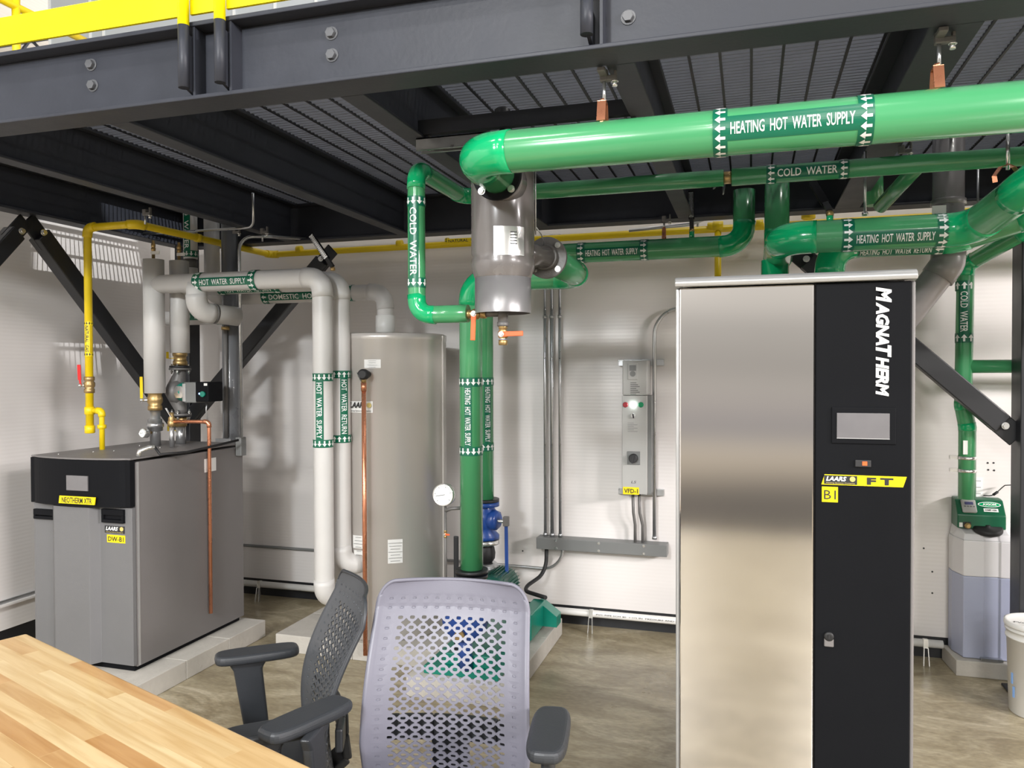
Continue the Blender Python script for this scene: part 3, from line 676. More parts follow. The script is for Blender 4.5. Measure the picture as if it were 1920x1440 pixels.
# ================================================================== GREY BOILER (left)
BX0, BX1, BY0, BY1, BZ0, BZ1 = -3.556, -2.93, 3.143, 4.03, .125, 1.163
def block_pad(x0, x1, y0, y1, h, label, step=.40):
    t = thing('concrete_pad', label, 'concrete pad', ((x0+x1)/2, (y0+y1)/2, 0))
    nx = max(1, round((x1-x0)/.2)); ny = max(1, round((y1-y0)/step))
    for j in range(ny):
        for i in range(max(1, nx//2)):
            k = max(1, nx//2); a = x0+(x1-x0)*i/k; b = x0+(x1-x0)*(i+1)/k; c = y0+(y1-y0)*j/ny; d = y0+(y1-y0)*(j+1)/ny
            bx((a+.001, c+.001, 0), (b-.001, d-.001, h)).build('block', 'conc', t, .004)
    return t
block_pad(-3.70, -2.80, 3.02, 4.06, .10, 'low pale concrete block pad under the grey boiler')
t = thing('boiler', 'charcoal and grey low boiler with a black top panel, on the concrete pad', 'boiler', ((BX0+BX1)/2, (BY0+BY1)/2, .10))
MB().box((BX0+.03, BY0+.03, .10), (BX1-.02, BY1-.02, BZ0)).build('plinth', 'panelblack', t)
w = BX1-BX0
def prof(off=0, ext=0):
    f = [(0, 0), (.20, 0), (.29, -.045), (.645, -.045), (.685, 0), (1, 0)]
    return [(BX0-ext+(w+2*ext)*a, BY0+b-off) for a, b in f]
MB().box((BX0, BY0+.028, BZ0), (BX1, BY1, BZ1-.012)).build('cabinet_body', 'cab', t, .003)
pr = prof(); MB().prism(pr+[(BX1, BY0+.025), (BX0, BY0+.025)], BZ0+.012, .925).build('front_door', 'cabl', t, .002)
# curved black top panel
mp_ = []
for k in range(25):
    q = k/24; mp_.append((BX0-.004+(w+.004)*q, BY0-.012-.050*max(0, math.sin(PI*min(1, max(0, (q-.04)/.92))))**.7))
pb = mp_+[(BX1, BY0+.022), (BX0-.004, BY0+.022)]
MB().prism(pb, .930, BZ1).build('control_panel', 'panelblack', t, .002)
tp = [(p[0], p[1]+.004) for p in mp_]+[(BX1, BY1), (BX0, BY1)]
MB().prism(tp, BZ1+.001, BZ1+.010).build('top_cover', 'cab', t, .002)
MB().box((BX1-.007, BY0+.035, BZ0+.004), (BX1+.002, BY0+.047, BZ1-.012)).build('corner_strip', 'lid', t)
yp = BY0-.063
a = W(124, 891, y=yp); b = W(164, 921, y=yp)
MB().box((a.x, yp, b.z), (b.x, yp+.006, a.z)).build('display', 'glass', t)
a = W(111, 929, y=yp-.004); b = W(178, 947, y=yp-.004); 
mb = MB().prism([(a.x+.004, a.z), (b.x+.004, a.z), (b.x-.002, b.z), (a.x-.002, b.z)], yp-.006, yp-.001, 'y'); bd = mb.build('name_plate', 'ylabel', t)
flat_text(bd, 'NEOTHERM XTR', ((a.x+b.x)/2+.001, yp-.006, (a.z+b.z)/2), (1, 0, 0), (0, 0, 1), .028, (b.x-a.x)*.84, bold=.012)
for (xa, xb) in ((67, 105), (194, 235)):
    a = W(xa, 953, y=BY0); b = W(xb, 981, y=BY0)
    if xa < 100: b = W(xb, 974, y=BY0)
    h = MB().box((a.x, BY0-.016, b.z), (b.x, BY0+.003, b.z+.016)).box((a.x, BY0-.016, a.z-.03), (b.x, BY0+.003, a.z)).box((a.x, BY0-.016, b.z+.016), (a.x+.012, BY0+.003, a.z-.03)).box((b.x-.012, BY0-.016, b.z+.016), (b.x, BY0+.003, a.z-.03)).box((a.x+.012, BY0-.004, b.z+.016), (b.x-.012, BY0+.002, a.z-.03))
    h.build('door_handle', 'panelblack', t, .002)
def laars(parent, c, wd, h, xd=(1, 0, 0), n=(0, -1, 0), bg='ink'):
    """small maker's badge: white slanted name, gold disc, fine line below"""
    c = V(c); n = V(n); mb = MB().box((c.x-wd/2, c.y-.001, c.z-h/2), (c.x+wd/2, c.y+.0005, c.z+h/2)); r = mb.build('badge', bg, parent)
    f = 'white' if bg == 'ink' else 'ink'
    flat_text(r, 'LAARS', c+V((-wd*.13, -.001, h*.14)), xd, (0, 0, 1), h*.5, wd*.62, f, .04, .25)
    k = MB().cyl(c+V((wd*.36, -.0010, h*.13)), c+V((wd*.36, -.0025, h*.13)), h*.30, 24); k.build('emblem', 'gold', r)
    flat_text(r, 'Heating Systems Company', c+V((0, -.001, -h*.34)), xd, (0, 0, 1), h*.14, wd*.86, 'gold' if bg == 'ink' else 'gold', .0)
    return r
a = W(197, 985, y=BY0); b = W(234, 1001, y=BY0); laars(t, ((a.x+b.x)/2, BY0-.001, (a.z+b.z)/2), b.x-a.x, a.z-b.z)
a = W(201, 1002, y=BY0); b = W(235, 1019, y=BY0)
s_ = MB().box((a.x, BY0-.0015, b.z), (b.x, BY0, a.z)).build('tag_sticker', 'ylabel', t); flat_text(s_, 'DW-B1', ((a.x+b.x)/2, BY0-.0016, (a.z+b.z)/2), (1, 0, 0), (0, 0, 1), (a.z-b.z)*.62, (b.x-a.x)*.86, bold=.015)
a = W(383, 861, x=BX1); b = W(405, 882, x=BX1)
MB().box((BX1, a.y, b.z), (BX1+.001, b.y, a.z)).build('rating_label', 'paper', t)
for (px, py) in ((110, 852), (175, 848), (214, 846), (262, 836), (345, 832), (430, 828), (300, 840)):
    p = W(px, py, z=BZ1+.010); m_ = MB(); hexbolt(m_, p, (0, 0, 1), .004, .003, .001); m_.build('screw', 'zinc', t)
# conduit elbow and cable on the lid
p = W(262, 857, z=BZ1+.01); q = W(272, 848, z=BZ1+.05)
tc2 = thing('cable_gland', 'short bright metal elbow with black cable on the grey boiler lid', 'fitting', p)
MB().tube([p+V((-.01, 0, 0)), p+V((-.008, .01, .03)), p+V((.02, .04, .045)), p+V((.04, .06, .045))], .012, 16).build('elbow', 'zinc', tc2)
MB().tube([p+V((.04, .06, .045)), W(300, 852, z=BZ1+.02), W(350, 848, z=BZ1+.02), W(410, 834, z=BZ1+.02), W(447, 825, z=BZ1+.04)], .007, 12).build('cable', 'rubber', tc2)

# ================================================================== WHITE PIPES over the boiler
YS, XS = 3.72, -3.295; YR2, XR2 = 3.86, -3.235
ZS = 2.105; RWH = .053
xsd = W(606, 800, y=YS).x
t = thing('hot_water_supply_pipe', 'white jacketed hot water supply pipe, the front one with downward arrows', 'pipe', (xsd, YS, .35))
zs0 = W(286, 487, y=YS).z; zs1 = W(286, 737, y=YS).z
MB().tube([(XS, YS, zs1), (XS, YS, zs0)], .058, 28).build('riser', 'pipewhite', t)
zb0 = .375
pipe(t, [(XS, YS, ZS), (xsd, YS, ZS-.0), (xsd, YS, zb0), (xsd+.02, 4.0, zb0)], RWH, .075, 'pipewhite', 'pipewhite', ext=.6, grow=.003)
a = W(371, 530, y=YS).x; b = W(487, 524, y=YS).x
pipe_label(t, ((a+b)/2, YS, ZS), (1, 0, 0), RWH+.002, 'HOT WATER SUPPLY', b-a, (0, -1, -.10), 1, ring=.045, strip=.048, th=.032)
l0 = W(606, 700, y=YS).z; l1 = W(606, 838, y=YS).z
pipe_label(t, (xsd, YS, (l0+l1)/2), (0, 0, -1), RWH+.001, 'HOT WATER SUPPLY', l0-l1, (.17, -1, 0), 1, ring=.042, strip=.045, th=.03)
# drop from supply down to the grey expansion column
xd2 = W(369, 590, y=YS).x; zd = W(380, 584, y=YS).z
pipe(t, [(xd2-.0, YS, ZS), (xd2, YS, zd), (W(446, 594, y=3.95).x, 3.95, zd-.015)], .056, .075, 'pipewhite', 'pipewhite', name='branch', ext=.5, grow=.002)
g = W(402, 590, y=3.80); MB().lathe([(.0575, -.008), (.0578, .008)], V((xd2, YS, zd)).lerp(V((W(446, 594, y=3.95).x, 3.95, zd-.015)), .42), V((W(446, 594, y=3.95).x, 3.95, zd-.015))-V((xd2, YS, zd)), 28).build('gap_band', 'iron', t)
# return pipe
t = thing('hot_water_return_pipe', 'white jacketed hot water return pipe just behind and right of the front one', 'pipe', (W(640, 800, y=YR2).x, YR2, .5))
zr0 = W(329, 490, y=YR2).z; zr1 = W(329, 662, y=YR2).z
MB().tube([(XR2, YR2, zr1), (XR2, YR2, zr0)], .055, 28).build('riser', 'pipewhite', t)
xrd = W(640, 800, y=YR2).x; ZR = ZS-.005; zrb = W(650, 1060, y=YR2).z
pipe(t, [(XR2, YR2, ZR), (xrd, YR2, ZR), (xrd, YR2, zrb), (xrd+.20, YR2+.12, zrb+.01)], RWH-.002, .075, 'pipewhite', 'pipewhite', ext=.6, grow=.003)
a = W(415, 545, y=YR2).x; b = W(530, 540, y=YR2).x
pipe_label(t, ((a+b)/2, YR2, ZR), (1, 0, 0), RWH, 'HOT WATER RETURN', b-a, (0, -1, -.75), -1, ring=.045, strip=.048, th=.032)
l0 = W(640, 695, y=YR2).z; l1 = W(640, 829, y=YR2).z
pipe_label(t, (xrd, YR2, (l0+l1)/2), (0, 0, -1), RWH, 'HOT WATER RETURN', l0-l1, (1.1, -1, 0), -1, ring=.042, strip=.045, th=.03)
# domestic hot water behind
YD = 4.22; 
zd_ = W(560, 553, y=YD).z; xt_ = W(722, 560, y=YD).x; xg_ = W(398, 550, y=YD).x
t = thing('domestic_hot_water_pipe', 'white domestic hot water pipe curving down into the top of the silver tank', 'pipe', (xt_, YD, 1.8))
pipe(t, [(xg_, YD, 2.62), (xg_, YD, zd_), (xt_, YD, zd_), (xt_, YD, 1.82)], .048, .075, 'pipewhite', 'pipewhite', ext=.6, grow=.003)
MB().lathe([(.050, 0), (.056, .002), (.056, .12), (.050, .122)], (xt_, YD, 1.81), n=28).build('boot', 'pvc', t)
a = W(497, 553, y=YD).x; b = a+.62
pipe_label(t, ((a+b)/2, YD, zd_), (1, 0, 0), .0485, 'DOMESTIC HOT WATER', b-a, (0, -1, -.25), -1, ring=.045, strip=.048, th=.032)
# cold water white riser behind
YK = 4.1; xk_ = W(357, 450, y=YK).x
t = thing('cold_water_pipe', 'white jacketed cold water riser with a green marker near the corner column', 'pipe', (xk_, YK, 1.9))
MB().tube([(xk_, YK, 2.66), (xk_, YK, W(357, 486, y=YK).z)], .042, 24).build('pipe_run', 'pipewhite', t)
l1 = W(357, 486, y=YK).z
pipe_label(t, (xk_, YK, l1+.23), (0, 0, -1), .0425, 'COLD WATER', .44, (.15, -1, 0), 1, ring=.04, strip=.045, th=.03)
MB().tube([(xk_, YK, l1), (xk_, YK, l1-.06)], .036, 20).build('collar', 'iron', t)
zz = W(350, 600, y=YK).z
pipe(t, [(xk_, YK, l1-.055), (xk_, YK, l1-.12)], .042, .05, 'pipewhite', 'pipewhite')
z2 = W(320, 597, y=YK).z
MB().tube([(W(298, 597, y=YK).x, YK, z2), (W(420, 594, y=YK).x, YK, z2)], .045, 24).build('cross_run', 'pipewhite', t)
a = W(343, 597, y=YK).x; pipe_label(t, (a+.12, YK, z2), (1, 0, 0), .0455, 'COLD WATER', .36, (0, -1, .1), 1, ring=.04, strip=.048, th=.032)

# grey vent column
YG = 4.087; xg_ = W(433, 700, y=YG).x
t = thing('vent_pipe', 'dark grey plastic vent pipe standing behind the grey boiler', 'pipe', (xg_, YG, BZ1))
MB().tube([(xg_, YG, .12), (xg_, YG, 2.66)], .050, 32).build('pipe_run', 'grey_pvc', t)
MB().box((xg_-.075, YG-.055, BZ1-.01), (xg_+.03, YG-.045, BZ1+.03)).build('collar', 'galv', t)
MB().tube([(xg_+.01, YG-.062, 1.20), (xg_+.01, YG-.062, W(433, 600, y=4).z)], .013, 16).build('drain_tube', 'iron', t)
MB().lathe([(.024, 0), (.024, .02)], (xg_+.008, YG-.06, W(433, 618, y=4).z)).build('brass_band', 'brass', t)

# thermowell / vents on white risers
def air_vent(c, label):
    t = thing('air_vent', label, 'air vent', c, 'brass vents on the white risers')
    MB().lathe([(.009, 0), (.009, .03), (.013, .032), (.014, .045), (.009, .048), (.012, .052), (.013, .066), (.009, .070), (.012, .074), (.012, .09), (.008, .095), (.008, .11)], c, n=20).build('body', 'brass', t)
    MB().bar(V(c)+V((-.004, -.012, .038)), V(c)+V((.055, -.014, .036)), .004, .018).build('lever', 'paper', t)
air_vent((XS+.0, YS, zs0), 'brass air vent on top of the leftmost white riser'); air_vent((XR2, YR2, zr0), 'brass air vent on top of the second white riser')

# fittings between boiler and risers
t = thing('isolation_valve', 'brass isolation valve with a yellow lever under the leftmost white riser', 'valve', (XS, YS, BZ1))
z = zs1
MB().lathe([(.034, z-.10), (.040, z-.098), (.040, z-.075), (.034, z-.07), (.043, z-.05), (.043, z-.03), (.036, z-.01), (.040, z-.005), (.040, z+.02)], (XS, YS, 0), n=12).build('body', 'brass', t)
q = V((XS-.045, YS-.05, z-.04)); m_ = MB().cyl((XS, YS, z-.04), q, .008, 12); hexbolt(m_, q, (-.6, -.8, 0), .011, .008); m_.build('stem', 'zinc', t)
MB().bar(q+V((0, -.004, .01)), q+V((0, -.006, .135)), .020, .006, (0, -1, 0)).build('handle', 'yellow', t, .003)
t = thing('pipe_union', 'grey steel union and nipples on the boiler top below the brass valve', 'fitting', (XS, YS, BZ1+.01))
MB().tube([(XS, YS, BZ1+.011), (XS, YS, z-.10)], .029, 24).build('nipple', 'galv', t)
zu = W(286, 797, y=YS).z; MB().lathe([(.034, -.035), (.042, -.033), (.042, -.012), (.047, -.01), (.047, .012), (.038, .014), (.038, .035), (.032, .037)], (XS, YS, zu), n=8).build('union_nut', 'galv', t)
gz = W(268, 812, y=YS-.08)
def gauge(c, n, r, label, stem=None, name='pressure_gauge', txt=None):
    c = V(c); n = V(n).normalized(); t = thing(name, label, 'gauge', c)
    MB().lathe([(r*.95, -.03), (r, -.028), (r, .004), (r*.93, .006), (r*.92, .001)], c, n, 40, caps=True).build('case', 'zinc', t)
    MB().lathe([(r*.9, 0), (r*.9, .0035)], c, n, 40).build('dial', 'white', t)
    xd = n.cross(V((0, 0, 1))).normalized()*-1; xd = V((0, 0, 1)).cross(n).normalized(); yd = n.cross(xd); m_ = MB(); o = c+n*.0042
    for k in range(27):
        a_ = math.radians(225-270*k/26); d = xd*math.cos(a_)+yd*math.sin(a_); L = r*.14 if k % 5 == 0 else r*.07
        m_.bar(o+d*(r*.82-L), o+d*r*.82, .0010 if k % 5 else .0018, .0004, n)
    m_.build('scale_marks', 'ink', t)
    a_ = math.radians(190); d = xd*math.cos(a_)+yd*math.sin(a_); MB().bar(o+n*.0006-d*r*.2, o+n*.0006+d*r*.68, .002 if r > .04 else .0012, .0006, n).build('needle', 'ink', t)
    return t, xd, yd, o
_g, _a, _b, _c = gauge(gz, (-.1, -1, .1), .026, 'small round dial gauge on the pipe above the grey boiler lid')
MB().tube([gz+V((0, .03, 0)), (XS-.0, YS-.028, gz.z)], .008, 12).build('stem', 'brass', _g)

# pump on the return riser
xp = XR2; yp = YR2
t = thing('circulator_pump', 'grey and green circulator pump with a black control head over the boiler', 'pump', (xp, yp, BZ1+.01))
zf1 = W(330, 692, y=yp).z; zf2 = W(330, 777, y=yp).z; zc = (zf1+zf2)/2
MB().lathe([(.034, zr1-.075), (.041, zr1-.073), (.041, zr1-.05), (.036, zr1-.045), (.036, zr1-.02), (.042, zr1-.018), (.042, zr1+.01)], (xp, yp, 0), n=14).build('upper_brass_fitting', 'brass', t)
for zz in (zf1, zf2):
    s1 = 1 if zz == zf1 else -1
    MB().lathe([(.062, -.012), (.062, 0)], (xp, yp, zz+.006), n=32).build('flange', 'iron', t); MB().lathe([(.060, -.003), (.060, .009)], (xp, yp, zz+.010*s1), n=32).build('flange', 'black', t)
    for k in range(4):
        a_ = PI/4+PI/2*k-.4; c = V((xp+.049*math.cos(a_), yp+.049*math.sin(a_), zz)); m_ = MB(); m_.cyl(c+V((0, 0, -.03)), c+V((0, 0, .03)), .0045, 10); hexbolt(m_, c+V((0, 0, .010)), (0, 0, 1), .008, .008); hexbolt(m_, c+V((0, 0, -.010)), (0, 0, -1), .008, .008); m_.build('bolt', 'zinc', t)
m_ = MB(); m_.tube([(xp, yp, zf1), (xp-.005, yp, zf1-.03), (xp-.03, yp, zc+.03), (xp-.035, yp, zc), (xp-.025, yp, zc-.03), (xp, yp, zf2+.03), (xp, yp, zf2)], [.034, .034, .052, .062, .052, .034, .034], 24)
m_.lathe([(.062, -.03), (.07, -.02), (.07, .02), (.05, .035)], (xp-.01, yp-.01, zc), (1, -.12, 0), 32); m_.build('volute', 'iron', t)
hd = V((1, -.10, 0)).normalized()
MB().lathe([(.052, .02), (.055, .025), (.055, .055), (.048, .062), (.046, .085)], (xp, yp-.01, zc), hd, 36).build('motor_housing', 'teal', t)
MB().lathe([(.040, -.001), (.040, .001)], (xp+.045, yp-.068, zc), (0, -1, 0), 6).build('rating_plate', 'zinc', t)
h0 = xp+.085; MB().box((h0, yp-.075, zc-.062), (h0+.085, yp+.05, zc+.058)).build('terminal_box', 'box', t, .006)
MB().box((h0-.006, yp-.08, zc-.055), (h0+.016, yp-.03, zc+.050)).build('heat_sink', 'galv', t, .002)
MB().box((h0+.085, yp-.080, zc-.055), (h0+.175, yp+.05, zc+.060)).build('control_head', 'panelblack', t, .006)
MB().cyl((h0+.143, yp-.081, zc-.010), (h0+.143, yp-.095, zc-.010), .016, 24).build('dial_knob', 'teal', t); MB().cyl((h0+.115, yp-.081, zc-.008), (h0+.115, yp-.083, zc-.008), .005, 12).build('indicator', 'ledb', t)
MB().box((h0+.145, yp-.0815, zc+.038), (h0+.168, yp-.08, zc+.052)).build('small_label', 'paper', t)
MB().tube([(xp, yp, zf2), (xp, yp, zf2-.07)], .035, 20).build('lower_brass_fitting', 'brass', t); MB().tube([(xp, yp, zf2-.07), (xp, yp, BZ1+.011)], .029, 20).build('nipple', 'galv', t)
MB().tube([(h0+.10, yp, zc-.06), (h0+.095, yp, zc-.11), (h0+.10, yp+.03, BZ1+.02)], .004, 8).build('cable', 'galv', t)
# isolation lever tags of yellow around it
for i, (px, py, lb) in enumerate(((314, 666, 'short yellow lever on the brass fitting above the pump'), (316, 802, 'short yellow tag lever below the pump'))):
    c = W(px, py, y=yp-.05); MB_ = MB().bar(c+V((0, 0, -.02)), c+V((0, 0, .02)), .016, .006, (0, -1, 0)); MB_.bar(c+V((.0, 0, -.018)), c+V((.03, .03, -.018)), .008, .004); tag(MB_.build('valve_lever', 'yellow', None, .002), lb, 'lever')

# relief valve + copper drain on the boiler side
yc2 = 3.66; xr3 = W(323, 835, z=BZ1).x; 
c0 = W(322, 790, y=yc2)
t = thing('relief_valve', 'brass relief valve on the boiler top feeding the copper drain pipe', 'valve', (c0.x, yc2, BZ1+.01))
MB().tube([(c0.x, yc2, BZ1+.011), (c0.x, yc2, c0.z-.02)], .014, 16).build('nipple', 'galv', t)
MB().lathe([(.018, -.03), (.022, -.028), (.022, 0), (.018, .004), (.018, .02), (.012, .03), (.012, .05)], (c0.x, yc2, c0.z), n=16).build('body', 'brass', t)
MB().bar((c0.x+.01, yc2-.015, c0.z+.025), (c0.x-.022, yc2-.02, c0.z+.075), .012, .003).build('test_lever', 'zinc', t)
xcd = BX1+.022; zc3 = W(350, 791, y=yc2).z
kz = W(399, 1148, x=xcd).z; yk = W(392, 800, x=xcd).y
t = thing('copper_drain_pipe', 'copper drain pipe hanging down the right side of the grey boiler', 'pipe', (xcd, yk, kz))
pipe(t, [(c0.x+.015, yc2, zc3), (xcd, yk, zc3), (xcd, yk, kz)], .0105, .02, 'copper', 'copper', n=16, ext=1.2, grow=.0025)
# switch box at the back right corner of the boiler and its conduit
cbx = BX1+.02; p = W(450, 835, y=3.98)
t = thing('junction_box', 'small dark box at the rear corner of the grey boiler lid', 'electrical box', (p.x, 3.98, p.z))
MB().box((p.x-.01, 3.95, p.z-.06), (p.x+.03, 4.0, p.z+.05)).build('box', 'box', t, .003)
yq = 3.95; xq2 = W(452, 700, y=yq).x
zt2 = W(447, 470, y=yq).z
t = thing('conduit', 'bright thin conduit rising in front of the dark grey vent pipe and bending right', 'conduit', (xq2, yq, p.z))
top = W(455, 440, y=yq); 
pipe(t, [(xq2, yq, p.z+.05), (xq2-.005, yq, top.z-.01), (xq2+.12, yq+.1, top.z-.0), (W(560, 452, y=4.3).x, 4.72, 2.487), (4.0, 4.74, 2.487)], .0095, .09, 'galv', 'galv', n=14, elbows=False)
mb = MB()
t = thing('conduit', 'thin conduit hanging from the mezzanine and running left behind the yellow pipe', 'conduit', W(240, 440, y=3.9))
e0 = W(240, 440, y=4.05); e1 = W(455, 428, y=3.85); e2 = W(474, 420, y=3.8); e3 = W(474, 362, y=3.75)
pipe(t, [e0, e1, W(475, 425, y=3.84), e3], .0075, .06, 'galv', 'galv', n=12, elbows=False)
for (px, py, yy, lb) in ((272, 395, 3.5, 'beam clamp over the yellow gas pipe elbow'), (440, 430, 3.9, 'small beam clamp where the thin conduit turns up'), (492, 430, 4.15, 'small clamp chain above the yellow pipe corner'), (790, 262, 2.6, 'beam clamp at the left end of the strut channel'), (1690, 275, 3.0, 'beam clamp below the big green pipe at upper right')):
    p = W(px, py, z=ZJ); beam_clamp((p.x, p.y, ZJ), lb, ZJ-.07 if px in (272, 492) else None)

# ================================================================== SILVER TANK
TX, TY, TR = -1.985, 4.22, .335
edge = W(831, 800, y=TY).x
TX = edge-TR*1.0-.005+.0
block_pad(-2.60, -1.62, 3.86, 4.66, .10, 'low pale concrete pad under the silver tank', .4)
t = thing('storage_tank', 'tall silver grey cylindrical hot water tank behind the two white pipes', 'tank', (TX, TY, .10))
ztk = W(740, 622, y=TY-TR).z
MB().lathe([(TR-.012, .10), (TR, .112), (TR, ztk-.04), (TR+.002, ztk-.038), (TR+.002, ztk-.006), (TR-.01, ztk), (TR-.012, ztk-.010), (.01, ztk-.006)], (TX, TY, 0), n=96).build('jacket', 'tank', t)
def on_tank(px, py): # point on the jacket along the sight line
    d = W(px, py, y=1)-EYE; d = d/d.length; o = EYE
    ox, oy = o.x-TX, o.y-TY; a_ = d.x*d.x+d.y*d.y; b_ = ox*d.x+oy*d.y; c_ = ox*ox+oy*oy-(TR+.001)**2
    k = (-b_-math.sqrt(max(0, b_*b_-a_*c_)))/a_; return o+d*k
def tank_label(x0, y0, x1, y1, nm, m, lines=0):
    p = on_tank(x0, y0); q = on_tank(x1, y1); a0 = math.atan2(p.y-TY, p.x-TX); a1 = math.atan2(q.y-TY, q.x-TX); m_ = MB(); n = 6; vs = []
    for k in range(n+1):
        a_ = a0+(a1-a0)*k/n
        for z in (q.z, p.z): vs.append((TX+(TR+.002)*math.cos(a_), TY+(TR+.002)*math.sin(a_), z))
    m_.add(vs, [(2*k, 2*k+1, 2*k+3, 2*k+2) for k in range(n)], True); ob = m_.build(nm, m, t)
    am = (a0+a1)/2; nrm = V((math.cos(am), math.sin(am), 0)); xd = V((-nrm.y, nrm.x, 0)); c = V((TX, TY, 0))+nrm*(TR+.004); wd = (p-q).length
    if lines:
        m_ = MB()
        for k in range(lines):
            z = p.z-(p.z-q.z)*(.15+.75*k/max(1, lines-1)); L = wd*.36*random.uniform(.5, 1)
            m_.bar(V((c.x, c.y, z))-xd*L*.9, V((c.x, c.y, z))+xd*L*.9, .0006, .004, nrm)
        m_.build('print_lines', 'ink', ob)
    return ob, c, xd, wd, p.z, q.z
tank_label(683, 674, 714, 690, 'notice_label', 'paper', 4)
ob, c, xd, wd, z0, z1 = tank_label(655, 752, 699, 774, 'maker_label', 'paper')
flat_text(ob, 'LAARS', (c.x-xd.x*.012, c.y-xd.y*.012, (z0+z1)/2+.012), xd, (0, 0, 1), .030, wd*.66, 'ink', .04, .25, lift=.003)
flat_text(ob, 'Heating Systems Company', (c.x, c.y, (z0+z1)/2-.02), xd, (0, 0, 1), .010, wd*.9, 'ink', 0, 0, lift=.003)
k_ = V((c.x, c.y, (z0+z1)/2+.01))+xd*wd*.36; MB().cyl(k_, k_+V((c.x-TX, c.y-TY, 0)).normalized()*.004, .014, 20).build('emblem', 'gold', t)
tank_label(727, 1012, 755, 1055, 'data_label', 'paper', 7); tank_label(662, 1003, 684, 1029, 'data_label', 'paper', 4); tank_label(664, 1031, 684, 1042, 'data_label', 'paper', 2)
MB().box((edge-.012, TY-.005, .12), (edge+.004, TY+.012, ztk-.01)).build('seam', 'tank', t)
p = on_tank(690, 702)
nn = V((p.x-TX, p.y-TY, 0)).normalized(); vc = p+nn*.075
t = thing('relief_valve', 'black capped relief valve on the silver tank above the copper pipe', 'valve', vc)
m_ = MB().lathe([(.018, 0), (.018, .04), (.026, .042), (.03, .05), (.03, .075), (.02, .085)], p-nn*.0, nn, 24); m_.build('body', 'rubber', t)
MB().tube([p+nn*.062, p+nn*.062+V((0, 0, -.05))], .014, 16).build('outlet', 'brass', t); MB().bar(vc+V((-.03, -.008, .01)), vc+V((.0, -.02, -.04)), .004, .004).build('lever', 'zinc', t)
vx = p+nn*.062
t = thing('copper_drain_pipe', 'tall copper drain pipe in front of the silver tank reaching near the floor', 'pipe', (vx.x, vx.y, .06))
MB().tube([(vx.x, vx.y, vx.z-.045), (vx.x, vx.y, .05)], .0125, 18).build('pipe_run', 'copper', t); MB().tube([(vx.x, vx.y, vx.z-.045), (vx.x, vx.y, vx.z-.09)], .0155, 18).build('coupling', 'copper', t)

# ================================================================== PUMP SKID
block_pad(-1.62, -1.088, 3.50, 4.60, .10, 'low pale concrete block pad under the pumps', .42)
t = thing('heating_pump', 'green inline pump with a blue body standing behind the front chair', 'pump', (xa_, 4.0, .10))
MB().box((-1.55, 3.56, .10), (-1.16, 4.50, .14)).build('base_frame', 'teal', t, .004)
MB().box((-1.46, 3.60, .14), (-1.20, 3.64, .20)).build('base_rail', 'teal', t, .004)
pc_ = W(872, 1160, y=3.58); c = V((pc_.x, 3.58, pc_.z))
MB().lathe([(.04, -.05), (.10, -.045), (.115, -.02), (.115, .02), (.10, .045), (.06, .05)], c, (0, -1, 0), 36).build('volute', 'blue', t)
MB().cyl((c.x, 3.58, .14), (c.x, 3.58, c.z-.09), .035, 16).build('volute_foot', 'blue', t)
sp_, _ = round_path([(xa_, YA, zbot-.055), (xa_, YA, zbot-.11), (c.x-.02, 3.62, c.z+.10)], .05); MB().tube(sp_, .050, 24).build('suction_elbow', 'black', t)
for zz in (zbot-.016, zbot-.040): MB().lathe([(.075, 0), (.075, .014)], (xa_, YA, zz), n=36).build('flange', 'black', t)
for k in range(8): a_ = PI/4*k; m_ = MB(); hexbolt(m_, (xa_+.063*math.cos(a_), YA+.063*math.sin(a_), zbot-.04), (0, 0, -1), .007, .010); m_.build('bolt', 'zinc', t)
MB().lathe([(.02, 0), (.025, .03)], c+V((0, -.055, -.06)), (0, -1, 0), 16).build('shaft_plug', 'brass', t)
# motor lying to the right rear
m0 = V((xb_+.12, 4.20, .36)); md = V((.25, 1, 0)).normalized()
m_ = MB(); m_.lathe([(.03, -.14), (.07, -.135), (.085, -.11), (.085, .12), (.075, .15), (.03, .155)], m0+V((0, 0, .02)), (0, -1, 0), 40)
for k in range(30): a_ = 2*PI*k/30; d = V((math.cos(a_), 0, math.sin(a_))); m_.bar(m0+V((0, -.10, .02))+d*.088, m0+V((0, .11, .02))+d*.088, .003, .014, d)
m_.build('motor', 'dteal', t)
MB().box((-1.2, 4.05, .14), (-1.13, 4.35, .28)).build('motor_foot', 'teal', t, .004)
MB().add([(-1.16, 4.30, .14), (-1.05, 4.30, .14), (-1.16, 4.30, .28), (-1.05, 4.30, .20), (-1.16, 4.40, .14), (-1.05, 4.40, .14), (-1.16, 4.40, .28), (-1.05, 4.40, .20)], [(0,1,3,2), (4,6,7,5), (0,4,5,1), (2,3,7,6), (0,2,6,4), (1,5,7,3)]).build('guard', 'teal', t)

